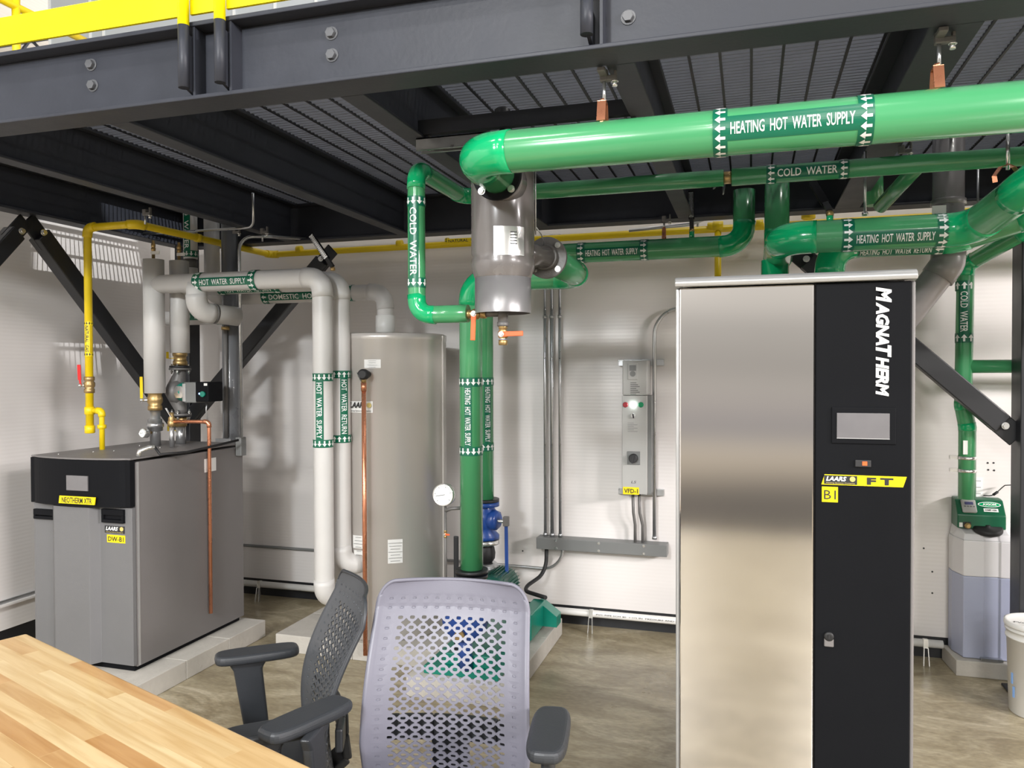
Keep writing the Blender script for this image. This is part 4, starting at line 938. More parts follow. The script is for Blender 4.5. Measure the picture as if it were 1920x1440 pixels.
# triple duty valve: blue body under pipe B
t = thing('balancing_valve', 'blue flanged valve under the rear green riser with a long blue lever', 'valve', (xb_, YC, .5))
zv = zbb
MB().lathe([(.088, -.016), (.088, 0)], (xb_, YC, zv), n=36).build('flange', 'black', t)
zb1 = W(920, 1010, y=YC).z
m_ = MB().lathe([(.088, zv-.042), (.088, zv-.018), (.06, zv-.016), (.06, zv-.055), (.075, zv-.075), (.083, (zv+zb1)/2), (.075, zb1+.07), (.06, zb1+.05), (.088, zb1+.022), (.088, zb1)], (xb_, YC, 0), n=36)
m_.build('body', 'blue', t)
cy = V((xb_+.03, YC-.06, (zv+zb1)/2)); MB().lathe([(.05, 0), (.058, .01), (.058, .05), (.04, .062), (.02, .066)], (xb_+.04, YC-.02, (zv+zb1)/2), (1, -.35, 0), 8).build('bonnet', 'blue', t)
MB().cyl((xb_+.05, YC-.03, (zv+zb1)/2), (xb_+.155, YC-.065, (zv+zb1)/2), .010, 16).build('stem', 'zinc', t)
h = W(949, 975, y=YC-.07); h2 = W(951, 1083, y=YC-.07)
MB().bar(h+V((0, 0, -.035)), h+V((0, 0, .02)), .032, .03, (0, -1, 0)).build('lever_socket', 'iron', t, .004)
MB().bar(h+V((0, 0, -.03)), V((h2.x, h.y, .28)), .020, .012, (0, -1, 0)).build('lever', 'blue', t, .003)
MB().lathe([(.06, zb1-.035), (.088, zb1-.03), (.088, zb1-.004)], (xb_, YC, 0), n=36).build('lower_flange', 'zinc', t)
MB().lathe([(.045, zb1-.14), (.062, zb1-.115), (.065, zb1-.085), (.058, zb1-.05), (.048, zb1-.035)], (xb_, YC, 0), n=32).build('rubber_joint', 'rubber', t)
MB().lathe([(.05, zb1-.21), (.088, zb1-.205), (.088, zb1-.175), (.07, zb1-.14)], (xb_, YC, 0), n=36).build('discharge_flange', 'galv', t)
for k in range(8): a_ = PI/8+PI/4*k; m_ = MB(); hexbolt(m_, (xb_+.075*math.cos(a_), YC+.075*math.sin(a_), zb1-.205), (0, 0, -1), .007, .012); m_.build('bolt', 'zinc', t)
MB().tube([(xb_, YC, zb1-.2), (xb_, YC, .30)], .045, 24).build('riser_neck', 'black', t)
# slotted black support at left of the pipe
p = W(858, 1005, y=3.80); o = MB().box((p.x-.02, 3.79, .10), (p.x+.006, 3.803, p.z)); o = o.build('slotted_strut', 'black', None, .004); tag(o, 'black slotted strap standing left of the front green vertical pipe', 'strut')

# large dial gauge and its lines
g0 = W(831, 928, y=3.38)
t, xd, yd, o = gauge(g0, (.0, -1, .02), .052, 'large white round dial gauge left of the green vertical pipes')
p1 = W(835, 955, y=3.40); p2 = W(836, 1075, y=3.40)
t = thing('gauge_line', 'thin black pipe with an orange ball valve below the large dial gauge', 'pipe', (p1.x, 3.40, .3))
MB().tube([(p1.x, 3.40, g0.z-.055), (p1.x, 3.40, W(836, 1050, y=3.40).z-.25)], .006, 12).build('line', 'iron', t)
MB().tube([(p1.x, 3.40, W(836, 958, y=3.40).z), (p1.x+.03, 3.40, W(836, 953, y=3.40).z+.0), (xa_-.05, 3.40, W(836, 951, y=3.40).z)], .008, 12).build('branch', 'iron', t)
c = W(833, 1001, y=3.40); ball_valve('gauge_cock', 'tiny valve with an orange lever on the thin pipe below the large dial gauge', (p1.x, 3.40, c.z), (0, 0, 1), (1, 0, -.03), .5, glen=.05)

# ================================================================== WALL ELECTRICS
YW = YB-.012
def wx(px, py, y=None): return W(px, py, y=YB-.03 if y is None else y)
x0 = W(1007, 1004, y=4.72).x; x1 = W(1251, 1048, y=4.72).x; zt_ = .552; zb_ = W(1130, 1038, y=4.72).z; za_ = W(1007, 1008, y=4.70).z
zlo = W(1007, 1029, y=4.70).z
t = thing('wiring_trough', 'long grey metal wiring trough on the back wall left of the cabinet', 'wiring trough', ((x0+x1)/2, 4.75, zlo))
MB().box((x0, 4.70, zlo), (x1, YB-.001, za_)).build('box', 'box', t, .002)
for fx_ in (.16, .49, .83):
    for zz in (zlo+.012, za_-.012): m_ = MB(); hexbolt(m_, (x0+(x1-x0)*fx_, 4.70, zz), (0, -1, 0), .006, .003, .001); m_.build('screw', 'zinc', t)
ztop = 2.45
lbs = ['leftmost of the three thin conduits rising from the grey trough', 'middle one of the three thin conduits rising from the grey trough', 'rightmost of the three thin conduits rising from the grey trough']
for i, (px, lb) in enumerate(((1022, lbs[0]), (1035, lbs[1]), (1050, lbs[2]))):
    x = W(px, 800, y=4.76).x; r = .0095 if i != 1 else .012; t = thing('conduit', lb, 'conduit', (x, 4.76, za_), 'conduits rising from the trough')
    MB().tube([(x, 4.76, za_), (x, 4.76, ztop)], r, 16).build('tube', 'galv', t)
    for zz in (za_+.012, W(1030, 594, y=4.76).z): MB().lathe([(r+.004, -.01), (r+.004, .01)], (x, 4.76, zz), n=16).build('coupling', 'galv', t)
# VFD
vy = 4.62
a = W(1166, 676, y=vy); b = W(1213, 741, y=vy); c = W(1216, 928, y=vy)
xl, xr = a.x, b.x+.0; za2, zb2, zc2 = a.z, b.z, c.z
t = thing('motor_drive', 'tall narrow light grey motor drive enclosure with pilot lamps on the back wall', 'motor drive', ((xl+xr)/2, 4.7, zc2))
MB().box((xl+.003, vy, zb2), (xr+.003, YB-.03, za2)).build('drive_head', 'vfd', t, .006)
MB().box((xl, vy+.006, zc2), (xr, YB-.03, zb2-.003)).build('enclosure', 'vfd', t, .003)
MB().box((xr, vy+.03, zc2), (xr+.022, YB-.03, zb2-.003)).build('side_fins', 'box', t)
k0 = W(1177, 681, y=vy-.004); k1 = W(1196, 712, y=vy-.004)
kp = MB().box((k0.x, vy-.006, k1.z), (k1.x, vy, k0.z)).build('keypad', 'vfd', t, .004)
MB().box((k0.x+.01, vy-.0075, k0.z-.045), (k1.x-.01, vy-.006, k0.z-.012)).build('screen', 'box', kp); MB().lathe([(.014, 0), (.017, .001), (.017, .002)], ((k0.x+k1.x)/2, vy-.006, k1.z+.035), (0, -1, 0), 20).build('dial_ring', 'box', kp)
m_ = MB()
for k in range(7): z = k1.z-.02-.011*k; m_.box((k0.x+.015, vy-.0012, z), (k0.x+.05+.01*(k % 3), vy, z+.003))
m_.build('print_lines', 'ink', t)
for px, m2 in ((1172.5, 'rednob'), (1187, 'ledw'), (1201.5, 'grnnob')):
    p = W(px, 759, y=vy); MB().lathe([(.016, 0), (.016, .006), (.012, .012)], (p.x, vy+.006, p.z), (0, -1, 0), 24).build('pilot_lamp', m2, t)
p = W(1187, 779, y=vy); MB().lathe([(.013, 0), (.013, .006)], (p.x, vy+.006, p.z), (0, -1, 0), 20).build('selector_switch', 'zinc', t); MB().bar((p.x-.001, vy-.006, p.z+.010), (p.x+.003, vy-.006, p.z-.016), .007, .010, (0, -1, 0)).build('selector_knob', 'ink', t)
p = W(1188, 859, y=vy); MB().box((p.x-.038, vy+.001, p.z-.04), (p.x+.038, vy+.006, p.z+.04)).build('switch_plate', 'box', t, .002); MB().lathe([(.027, 0), (.027, .02), (.022, .03)], (p.x, vy, p.z), (0, -1, 0), 24).build('rotary_switch', 'ink', t); MB().bar((p.x+.004, vy-.03, p.z+.02), (p.x-.004, vy-.03, p.z-.028), .010, .012, (0, -1, 0)).build('switch_grip', 'ink', t)
p = W(1188, 904, y=vy); flat_text(t, 'LS', (p.x, vy+.006, p.z), (1, 0, 0), (0, 0, 1), .016, .03, 'ink', 0, .2)
m_ = MB(); p = W(1186, 800, y=vy)
for k in range(6): m_.box((p.x-.03, vy+.0045, p.z+.02-.010*k), (p.x+.022*(k % 2+.3), vy+.006, p.z+.022-.010*k))
m_.build('print_lines', 'box', t)
a = W(1168, 913, y=vy); b = W(1198, 928, y=vy); s_ = MB().box((a.x, vy+.003, b.z), (b.x, vy+.006, a.z)).build('tag_sticker', 'ylabel', t); flat_text(s_, 'VFD-1', ((a.x+b.x)/2, vy+.003, (a.z+b.z)/2), (1, 0, 0), (0, 0, 1), (a.z-b.z)*.6, (b.x-a.x)*.86, bold=.02)
# struts carrying it
for py, lb in ((680, 'short galvanised strut at the top of the motor drive'), (922, 'short galvanised strut at the bottom of the motor drive')):
    a = W(1160, py, y=4.78); b = W(1245, py, y=4.78); z = a.z*.5+b.z*.5
    m_ = MB().box((a.x, YB-.028, z-.02), (b.x, YB-.002, z+.02)); o = m_.build('strut_channel', 'galv', None, .002); tag(o, lb, 'strut channel')
# conduit at the right, bending behind the cabinet
x = W(1227, 800, y=4.755).x; za3 = W(1227, 1012, y=4.74).z; zt3 = W(1240, 580, y=4.755).z
t = thing('conduit', 'thin conduit right of the motor drive curving right behind the cabinet', 'conduit', (x, 4.755, za3))
pipe(t, [(x, 4.755, za3), (x, 4.755, zt3), (x+.6, 4.755, zt3+.02)], .0115, .16, 'galv', 'galv', n=14, elbows=False)
MB().lathe([(.015, -.01), (.015, .01)], (x, 4.755, za3+.01), n=16).build('coupling', 'galv', t)
for i, (px, px2, lb) in enumerate(((1186, 1191, 'left flexible conduit between motor drive and trough'), (1198, 1205, 'right flexible conduit between motor drive and trough'))):
    a = W(px, 928, y=4.70); b = W(px2, 1010, y=4.74); t = thing('flexible_conduit', lb, 'conduit', b, 'flexible conduits under the motor drive')
    MB().tube([(a.x, 4.71, zc2), (a.x+.004, 4.71, (zc2+za_)/2+.03), (b.x, 4.74, (zc2+za_)/2-.05), (b.x, 4.74, za_)], .009, 14).build('tube', 'iron', t)
# low runs
a = W(1024, 1030, y=4.72)
t = thing('power_cable', 'thick black cable looping from the grey trough down behind the front chair', 'cable', (a.x, 4.70, .2))
pts, _ = round_path([(a.x, 4.73, zlo), (a.x, 4.72, zlo-.15), (a.x-.10, 4.5, .28), (-1.12, 4.32, .30)], .12); MB().tube(pts, .012, 14).build('cable', 'rubber', t)
t = thing('conduit', 'low thin conduit along the back wall rising in a bend into the grey trough', 'conduit', (-2, 4.76, .35))
xb3 = W(1055, 1040, y=4.76).x; zl3 = W(960, 1062, y=4.76).z
pipe(t, [(-2.85, 4.765, .355), (-1.95, 4.765, zl3+.01), (xb3, 4.76, zl3), (xb3, 4.76, zlo+.01)], .0095, .13, 'galv', 'galv', n=14, elbows=False)
t = thing('conduit', 'thin grey conduit along the back wall beside the grey boiler', 'conduit', (-3.3, 4.78, .35))
MB().tube([(XL+.02, 4.785, .355), (-2.9, 4.785, .355)], .010, 12).build('tube', 'box', t)

# white plastic drain line near the floor
zpv = W(1140, 1153, y=4.70).z
t = thing('drain_line', 'white plastic drain line along the foot of the back wall', 'pipe', (-1, 4.72, zpv-.02))
zL = W(520, 1100, y=4.70).z
MB().tube([(-3.42, 4.70, zpv), (W(1768, 1210, y=4.7).x, 4.70, zpv)], .0215, 20).build('pipe_run', 'pvc', t)
MB().tube([(-3.42, 4.70, zpv), (-3.44, 4.69, zpv-.005), (-3.45, 4.64, zpv-.06)], .026, 18).build('elbow', 'pvc', t)
flat_text(t, 'PVC PIPE SCH 40  1-1/2 IN  PRESSURE AND DRAIN', (-.62, 4.70-.0218, zpv+.003), (1, 0, 0), (0, 0, 1), .009, .55, 'ink', 0)
for px, py, lb in ((1109, 1158, 'zinc pipe stand holding the white drain line, left of the cabinet'), (1734, 1218, 'zinc pipe stand holding the white drain line, right of the cabinet'), (489, 1096, 'zinc pipe stand holding the white drain line beside the grey boiler')):
    x = W(px, py, y=4.70).x; t = thing('pipe_stand', lb, 'pipe stand', (x, 4.68, 0), 'pipe stands of the drain line')
    MB().lathe([(.025, -.012), (.025, .012)], (x, 4.70, zpv), (1, 0, 0), 24).build('ring', 'zinc', t)
    m_ = MB().bar((x, 4.674, zpv+.03), (x, 4.674, zpv-.02), .024, .004, (0, -1, 0)); m_.bar((x-.014, 4.66, 0), (x-.010, 4.675, zpv-.02), .004, .02); m_.bar((x+.014, 4.66, 0), (x+.010, 4.675, zpv-.02), .004, .02); m_.build('legs', 'zinc', t)

# thermometers on the piping
def thermometer(c, d, L, label, face=(0, -1, 0)):
    c = V(c); d = V(d).normalized(); t = thing('thermometer', label, 'thermometer', c, 'long scale thermometers on the pipes')
    f = V(face)
    MB().bar(c+d*.05, c+d*L, .030, .016, f).build('case', 'panelblack', t, .002)
    s_ = MB().bar(c+d*.06-f*-.009, c+d*(L-.008)-f*-.009, .024, .0015, f).build('scale_plate', 'zinc', t)
    m_ = MB(); sd = d.cross(f).normalized()
    for k in range(14):
        q = c+d*(.07+(L-.09)*k/13)+f*.0102
        m_.bar(q+sd*.006, q+sd*.011, .0035, .0006, f); m_.bar(q-sd*.006, q-sd*.011, .0035, .0006, f)
    m_.build('scale_marks', 'ink', s_)
    MB().bar(c, c+d*.06, .022, .02, f).build('swivel', 'rubber', t, .003); MB().lathe([(.010, -.02), (.014, -.018), (.014, -.006), (.010, 0)], c, n=6).build('gland', 'brass', t)
    return t
p = W(1297, 414, y=YC); q = W(1295, 350, y=YC)
thermometer((p.x, YC, zx+RB+.045), (-.02, 0, 1), (q-p).length+.02, 'long scale thermometer standing on the green pipe along the wall')
MB_ = MB().tube([(p.x, YC, zx+RB-.01), (p.x, YC, zx+RB+.03)], .014, 16); tag(MB_.build('thermowell', 'elbow'), 'small green stub under the thermometer on the wall pipe', 'fitting')
p = W(1556, 398, y=Y2+.0); q = W(1516, 330, y=Y2+.24)
thermometer((p.x, Y2, Z2+R2+.035), q-V((p.x, Y2, Z2+R2+.035)), .25, 'tilted long scale thermometer on the green pipe above the cabinet')
MB_ = MB().tube([(p.x, Y2, Z2+R2-.01), (p.x, Y2, Z2+R2+.02)], .012, 16); tag(MB_.build('thermowell', 'elbow'), 'small green stub under the tilted thermometer above the cabinet', 'fitting')
p = W(624, 508, y=YS); q = W(588, 455, y=YS)
thermometer((p.x, YS, ZS+RWH+.0), q-p, (q-p).length+.03, 'tilted long scale thermometer on the elbow of the front white pipe')
# drop rod beside the separator, sensor lead
p = W(1002, 330, y=2.64); o = MB().tube([(p.x+.004, 2.64, 2.42), (p.x+.004, 2.64, W(1001, 440, y=2.64).z)], .0028, 8); o.tube([(p.x+.004, 2.64, W(1001, 425, y=2.64).z), W(1015, 440, y=2.68), W(1020, 455, y=2.74), W(1019, 466, y=2.77)], .0022, 8); tag(o.build('hanger_wire', 'galv'), 'thin hanger wire with a short lead beside the air separator', 'wire')
# copper clip hanger on the wall pipe, rods above the cabinet
p = W(1243, 446, y=YC-RB); c = V((p.x, YC, zx)); clevis(c, RB, 'small copper clip hanger on the green wall pipe', .018)
beam_clamp((c.x, YC, ZJ), 'beam clamp and rod above the small copper clip on the wall pipe', zx+RB+.05)
for (px, py0, py1, yy, lb) in ((1622, 348, 404, 3.25, 'thin threaded rod above the right-pointing arrows over the cabinet'), (1834, 315, 440, 3.9, 'long thin threaded rod behind the slanting green pipe')):
    a = W(px, py0, y=yy); b = W(px, py1, y=yy); t = thing('threaded_rod', lb, 'rod', b, 'threaded rods above the cabinet'); MB().tube([(a.x, yy, max(a.z, 2.43)), (a.x, yy, b.z)], .005, 10).build('rod', 'galv', t)
    MB().lathe([(.011, 0), (.011, .012)], (a.x, yy, b.z), n=6).build('nut', 'zinc', t)
# flexible grey conduit loops above the wall pipe
t = thing('flexible_conduit', 'grey flexible conduit curving up from the wall conduit above the cabinet', 'conduit', W(1290, 415, y=4.4))
pts, _ = round_path([W(1180, 432, y=4.6), W(1300, 420, y=4.5), W(1354, 395, y=4.45), W(1358, 335, y=4.4)], .35); MB().tube(pts, .010, 14).build('tube', 'galv', t)
t = thing('flexible_conduit', 'thinner flexible conduit rising beside the standing thermometer', 'conduit', W(1310, 415, y=4.45))
pts, _ = round_path([W(1308, 425, y=4.5), W(1310, 390, y=4.5), W(1345, 345, y=4.4)], .2); MB().tube(pts, .006, 12).build('tube', 'galv', t)
# right side clevis on the slanted pipe and rod
p = W(1890, 318, y=2.9); t = thing('threaded_rod', 'bright rod dropping from the big green pipe to the slanting pipe at far right', 'rod', p, 'threaded rods above the cabinet')
a = W(1890, 245, y=2.9); MB().tube([(a.x, 2.9, a.z), (a.x, 2.9, p.z)], .006, 12).build('rod', 'zinc', t)
m_ = MB(); q0 = V((a.x, 2.9, W(1890, 309, y=2.9).z)); 
for p_, q_ in ((q0, W(1876, 313, y=2.88)), (W(1876, 313, y=2.88), W(1864, 330, y=2.86)), (W(1864, 330, y=2.86), W(1866, 342, y=2.86)), (q0, W(1900, 313, y=2.92)), (W(1900, 313, y=2.92), W(1910, 325, y=2.94))): m_.bar(p_, q_, .014, .003)
m_.build('clevis', 'copper', t)
# flue
YF = 3.62
xf = (W(1748, 400, y=YF).x+W(1808, 400, y=YF).x)/2; rf = (W(1808, 400, y=YF).x-W(1748, 400, y=YF).x)/2
pz = W(1772, 503, y=YF); qz = W(1690, 640, y=YF)
t = thing('flue_pipe', 'grey plastic flue pipe behind the cabinet going up and bending at right', 'pipe', (xf, YF, 1.7))
pipe(t, [(xf, YF, 2.66), (xf, YF, pz.z+.02), (xf-.32, YF, pz.z-.42)], rf, .05, 'flue', 'flue', ext=.9, grow=.006, n=36)
MB().lathe([(rf+.004, -.012), (rf+.007, -.01), (rf+.007, .01), (rf+.004, .012)], (xf, YF, W(1776, 380, y=YF).z), n=36).build('collar', 'flue', t)
a = W(1748, 386, y=YF-rf); b = W(1774, 404, y=YF-rf); MB().box((a.x, YF-rf+.002, b.z), (b.x, YF-rf-.001, a.z)).build('sticker', 'paper', t)
# ================================================================== STAINLESS AND BLACK CABINET (right foreground)
YM = 2.6
x0, x1 = W(1267, 900, y=YM).x, W(1716, 900, y=YM).x; xm = W(1526.5, 900, y=YM).x; zt_ = W(1267, 541, y=YM).z
t = thing('boiler', 'tall boiler cabinet with a brushed stainless door and a black door', 'boiler', ((x0+x1)/2, 3.0, 0))
MB().box((x0, YM+.028, .04), (x1, 3.38, zt_+.004)).build('cabinet_body', 'cab', t, .004)
MB().box((x0+.03, YM+.06, 0), (x1-.03, 3.35, .04)).build('plinth', 'panelblack', t)
xs1 = W(1274, 900, y=YM).x
MB().box((xs1, YM, .06), (xm-.0015, YM+.026, zt_)).build('stainless_door', 'stain', t, .004)
MB().box((x0-.001, YM+.012, .05), (xs1-.001, YM+.030, zt_)).build('corner_strip', 'lid', t, .003)
xr1 = W(1708, 900, y=YM).x
dr = MB().box((xm+.003, YM, .06), (xr1, YM+.026, zt_)).build('black_door', 'panelblack', t, .003)
MB().box((xr1+.001, YM+.006, .05), (x1, YM+.030, zt_)).build('corner_strip', 'cab', t, .004)
lx0, lx1 = W(1265, 530, y=2.575).x, W(1722, 510, y=2.575).x; lz0 = W(1265, 540, y=2.575).z+.004; lz1 = W(1265, 520, y=2.575).z
MB().prism([(2.578, lz0), (2.574, lz0+.012), (2.580, lz1-.006), (2.592, lz1), (3.40, lz1), (3.40, lz0+.012), (2.60, lz0+.012), (2.60, lz0)], lx0, lx1, 'x').build('lid', 'lid', t, .003)
for px, py in ((1288, 546), (1692, 527)): p = W(px, py, y=YM+.01); MB().cyl((p.x-.012, YM+.012, zt_+.006), (p.x+.006, YM+.012, zt_+.006), .004, 10).build('hinge_pin', 'zinc', t)
# lettering running down the door
a = W(1657, 538, y=YM); b = W(1657, 743, y=YM)
vs, fs, w_ = text_geo('MAGNATHERM', .055, .0)
# small capitals after the first M and T: scale those glyphs by rebuilding in pieces
def runs(parts, parent, top, total, h, xright, m='white', small=.80, bold=.05, shear=.22):
    gaps = -.04; geo = [(text_geo(s, bold, shear), k) for s, k in parts]; wtot = sum(g[2]*k for g, k in geo)+gaps*(len(geo)-1); sc = total/wtot; z = top; mb = MB()
    for (vs, fs, w_), k in geo:
        mb.add([(xright-h+v.y*k*h, YM-.0012, z-v.x*k*sc) for v in vs], fs); z -= (w_*k+gaps)*sc
    return mb.build('lettering', m, parent)
hx = W(1671, 600, y=YM).x; wl = hx-W(1644, 600, y=YM).x
runs([('M', 1), ('AGNA', .84), ('T', 1), ('HERM', .84)], dr, a.z, a.z-b.z, wl, hx)
a = W(1559, 763, y=YM); b = W(1680, 834, y=YM)
f_ = MB().box((a.x, YM-.004, b.z), (b.x, YM+.001, a.z)).build('screen_bezel', 'panelblack', dr, .003)
a = W(1569, 774, y=YM-.004); b = W(1668, 824, y=YM-.004)
MB().box((a.x, YM-.0065, b.z), (b.x, YM-.004, a.z)).build('touch_screen', 'glass', t, .001)
MB().box((a.x, YM-.0068, b.z), (b.x, YM-.0045, b.z+.002)).build('screen_trim', 'lid', t)
a = W(1603, 862, y=YM); b = W(1633, 876, y=YM); MB().box((a.x, YM-.006, b.z), (b.x, YM, a.z)).build('rocker_switch', 'ink', t, .002); MB().box((a.x+.020, YM-.0075, b.z+.005), (a.x+.034, YM-.006, a.z-.004)).build('switch_mark', 'orange', t)
a = W(1544, 889, y=YM); b = W(1700, 914, y=YM); sl = .010
bd = MB().prism([(a.x+sl*.3, a.z), (b.x, a.z), (b.x-sl, b.z), (a.x-sl*.6, b.z)], YM-.0015, YM, 'y').build('badge', 'ylabel', t)
e = W(1608, 900, y=YM); c = V(((a.x+e.x)/2, YM-.0015, (a.z+b.z)/2)); laars(bd, c, (e.x-a.x)*.97, (a.z-b.z)*.84)
flat_text(bd, 'F T', (W(1650, 900, y=YM).x, YM-.0015, (a.z+b.z)/2), (1, 0, 0), (0, 0, 1), (a.z-b.z)*.62, W(1676, 900, y=YM).x-W(1626, 900, y=YM).x, bold=.06)
a = W(1541, 912, y=YM); b = W(1571, 942, y=YM); s_ = MB().box((a.x, YM-.0012, b.z), (b.x, YM, a.z)).build('tag_sticker', 'ylabel', t); flat_text(s_, 'B1', ((a.x+b.x)/2, YM-.0012, (a.z+b.z)/2), (1, 0, 0), (0, 0, 1), (a.z-b.z)*.62, (b.x-a.x)*.74)
p = W(1554, 1193, y=YM); lk = MB().lathe([(.015, 0), (.015, .005), (.011, .009), (.004, .007)], (p.x, YM, p.z), (0, -1, 0), 28); lk.build('door_lock', 'rubber', t)
MB().box((p.x-.014, YM-.006, p.z-.032), (p.x+.014, YM, p.z-.004)).build('lock_plate', 'cab', t, .004); MB().box((p.x-.002, YM-.010, p.z-.006), (p.x+.002, YM-.008, p.z+.006)).build('key_slot', 'ink', t)

# ================================================================== FEEDER, TANK, BUCKET (far right)
YT = 4.60
tx0 = W(1806, 1200, y=YT).x; tx1 = W(1903, 1200, y=YT).x; zb_ = .085
zt2 = W(1850, 1008, y=YT).z; ztb = W(1790, 985, y=4.78).z
xw = W(1780, 1100, y=4.76).x
px0 = W(1766, 1230, y=4.79).x
t = thing('concrete_pad', 'small pale concrete pad under the white tank at far right', 'concrete pad', (1.2, 4.65, 0))
MB().prism([(px0, 4.795), (W(1793, 1267, z=0).x, W(1793, 1267, z=0).y), (1.9, W(1793, 1267, z=0).y), (1.9, 4.795)], 0, .082).build('block', 'conc', t, .004)
t = thing('glycol_tank', 'translucent white plastic tank holding bluish fluid with a black screw lid', 'tank', ((tx0+tx1)/2, 4.7, zb_))
def tp_(o): return [(xw+o*.6, 4.785), (xw+o, YT+.11), (tx0+o*.4, YT+o), (tx0+.095, YT+o), (tx0+.102, YT+.008+o), (tx0+.165, YT+.008+o), (tx0+.172, YT+o), (tx1-o*.5, YT+o), (tx1-o+.012, YT+.04), (tx1-o+.012, 4.785)]
zfl = W(1850, 1083, y=YT).z
MB().prism(tp_(0), zb_, zfl).build('lower_wall', 'fluid', t, .012, segs=3)
m_ = MB(); p_ = tp_(0); p2 = tp_(.018); z_ = zt2-.02; n = len(p_)
m_.prism(p_, zfl+.0005, z_); m_.build('upper_wall', 'poly', t, .008, segs=3)
m_ = MB(); p3 = [(a_, b_) for a_, b_ in tp_(.006)]; sh = [(a_, b_, zt2-.02 if True else 0) for a_, b_ in p3]
top = [(a_, b_, zt2+ (b_-YT)*.30) for a_, b_ in tp_(.03)]
m_.add(sh+top, [tuple(range(n)), tuple(range(n, 2*n))]+[(i, (i+1) % n, (i+1) % n+n, i+n) for i in range(n)]); m_.build('shoulder', 'poly', t, .01, segs=3)
c = W(1851, 999, y=YT+.07); MB().lathe([(.066, -.012), (.070, -.006), (.070, .010), (.062, .016), (.012, .016), (.012, .022), (.002, .023)], (c.x, YT+.060, zt2+.034), (0, -.30, 1), n=40).build('screw_lid', 'rubber', t)
a = W(1838, 1232, y=YT-.01); b = W(1880, 1238, y=YT-.01); MB().box((a.x, YT-.025, zb_+.0), (b.x, YT+.004, zb_+.012)).build('foot_bracket', 'galv', t)
# feeder unit
yf = YT+.055
a = W(1795, 992, y=yf); b = W(1887, 936, y=yf+.08); c = W(1887, 992, y=yf)
zf0 = a.z+.006; zf1 = W(1840, 966, y=yf).z; zf2 = b.z
t = thing('feeder_unit', 'dark green glycol feeder with a small display on top of the white tank', 'feeder', ((a.x+c.x)/2, 4.72, zf0))
MB().prism([(yf, zf0), (yf, zf1), (yf+.06, zf2-.006), (yf+.09, zf2), (4.79, zf2), (4.79, zf0)], a.x, c.x, 'x').build('housing', 'axiom', t, .006)
sl = V((0, .06, zf2-.006-zf1)).normalized(); sn = V((1, 0, 0)).cross(sl)   # slanted face
def on_sl(px, py):
    k = (py-936)/(966-936); return V((W(px, py, y=yf+.03).x, yf+.06*(1-k), zf1+(zf2-.006-zf1)*(1-k)))
c1 = on_sl(1816, 951)
m_ = MB(); m_.bar(c1-V((.035, 0, 0))+sn*.008, c1+V((.035, 0, 0))+sn*.008, .078, .018, sn); d_ = m_.build('display_unit', 'vfd', t, .008, segs=3)
c2 = on_sl(1816, 947); MB().bar(c2-V((.020, 0, 0))+sn*.0175, c2+V((.020, 0, 0))+sn*.0175, .017, .002, sn).build('display_glass', 'lcd', d_)
for k in range(4): q = on_sl(1816, 953)+V((-.021+.014*k, 0, 0))+sn*.0175; MB().bar(q-V((.0045, 0, 0)), q+V((.0045, 0, 0)), .006, .002, sn).build('button', 'box', d_)
c3 = on_sl(1856, 945)
m_ = MB(); n = 36; ring = [c3+V((1, 0, 0))*.054*math.cos(2*PI*k/n)+sl*.016*math.sin(2*PI*k/n)+sn*.0015 for k in range(n)]; rin = [c3+V((1, 0, 0))*.050*math.cos(2*PI*k/n)+sl*.0125*math.sin(2*PI*k/n)+sn*.0015 for k in range(n)]
m_.add(ring+rin, [(k, (k+1) % n, (k+1) % n+n, k+n) for k in range(n)]); lg = m_.build('oval_badge', 'white', t); MB().add(rin, [tuple(range(n))]).build('badge_field', 'elbow', lg)
flat_text(lg, 'AXIOM', c3, (1, 0, 0), sl, .013, .064, 'white', .03, lift=.0035)
c4 = on_sl(1857, 956); m_ = MB(); m_.bar(c4-V((.034, 0, 0))+sn*.001, c4+V((.034, 0, 0))+sn*.001, .020, .002, sn); pl = m_.build('model_badge', 'paper', t); flat_text(pl, 'DMF 150', c4+sn*.002, (1, 0, 0), sl, .009, .052, 'ink', .02)
p = W(1812, 985, y=yf); MB().box((p.x-.016, yf-.001, p.z-.012), (p.x+.022, yf+.002, p.z+.018)).build('port_recess', 'ink', t); MB().lathe([(.012, 0), (.016, .002), (.016, .016), (.010, .018), (.010, .03)], (p.x+.004, yf, p.z), (0, -1, 0), 8).build('port_fitting', 'brass', t); MB().box((p.x-.034, yf-.0015, p.z-.010), (p.x-.018, yf, p.z+.014)).build('port_label', 'paper', t)
# bucket
yb_ = 4.165; xl = W(1886, 1200, y=yb_).x; r_ = .138; bc = (xl+r_, yb_, 0)
t = thing('bucket', 'white plastic bucket cut off by the right edge of the picture', 'bucket', bc)
zrim = W(1900, 1172, y=yb_-.08).z
MB().lathe([(.117, .0), (.121, .004), (r_-.006, zrim-.075), (r_, zrim-.075), (r_, zrim-.068), (r_-.004, zrim-.066), (r_-.003, zrim-.04), (r_+.002, zrim-.04), (r_+.002, zrim-.034), (r_-.003, zrim-.032), (r_-.002, zrim-.012)], bc, n=56).build('body', 'pvc', t)
MB().lathe([(r_+.004, zrim-.022), (r_+.006, zrim-.018), (r_+.005, zrim), (r_-.004, zrim+.003), (r_-.012, zrim-.004), (.02, zrim-.004)], bc, n=56).build('lid', 'pvc', t)
flat_text(t, 'PVC', V(bc)+V((-.085, -.02, zrim-.0035)), (1, -.25, 0), (.25, 1, 0), .022, .05, 'ink')
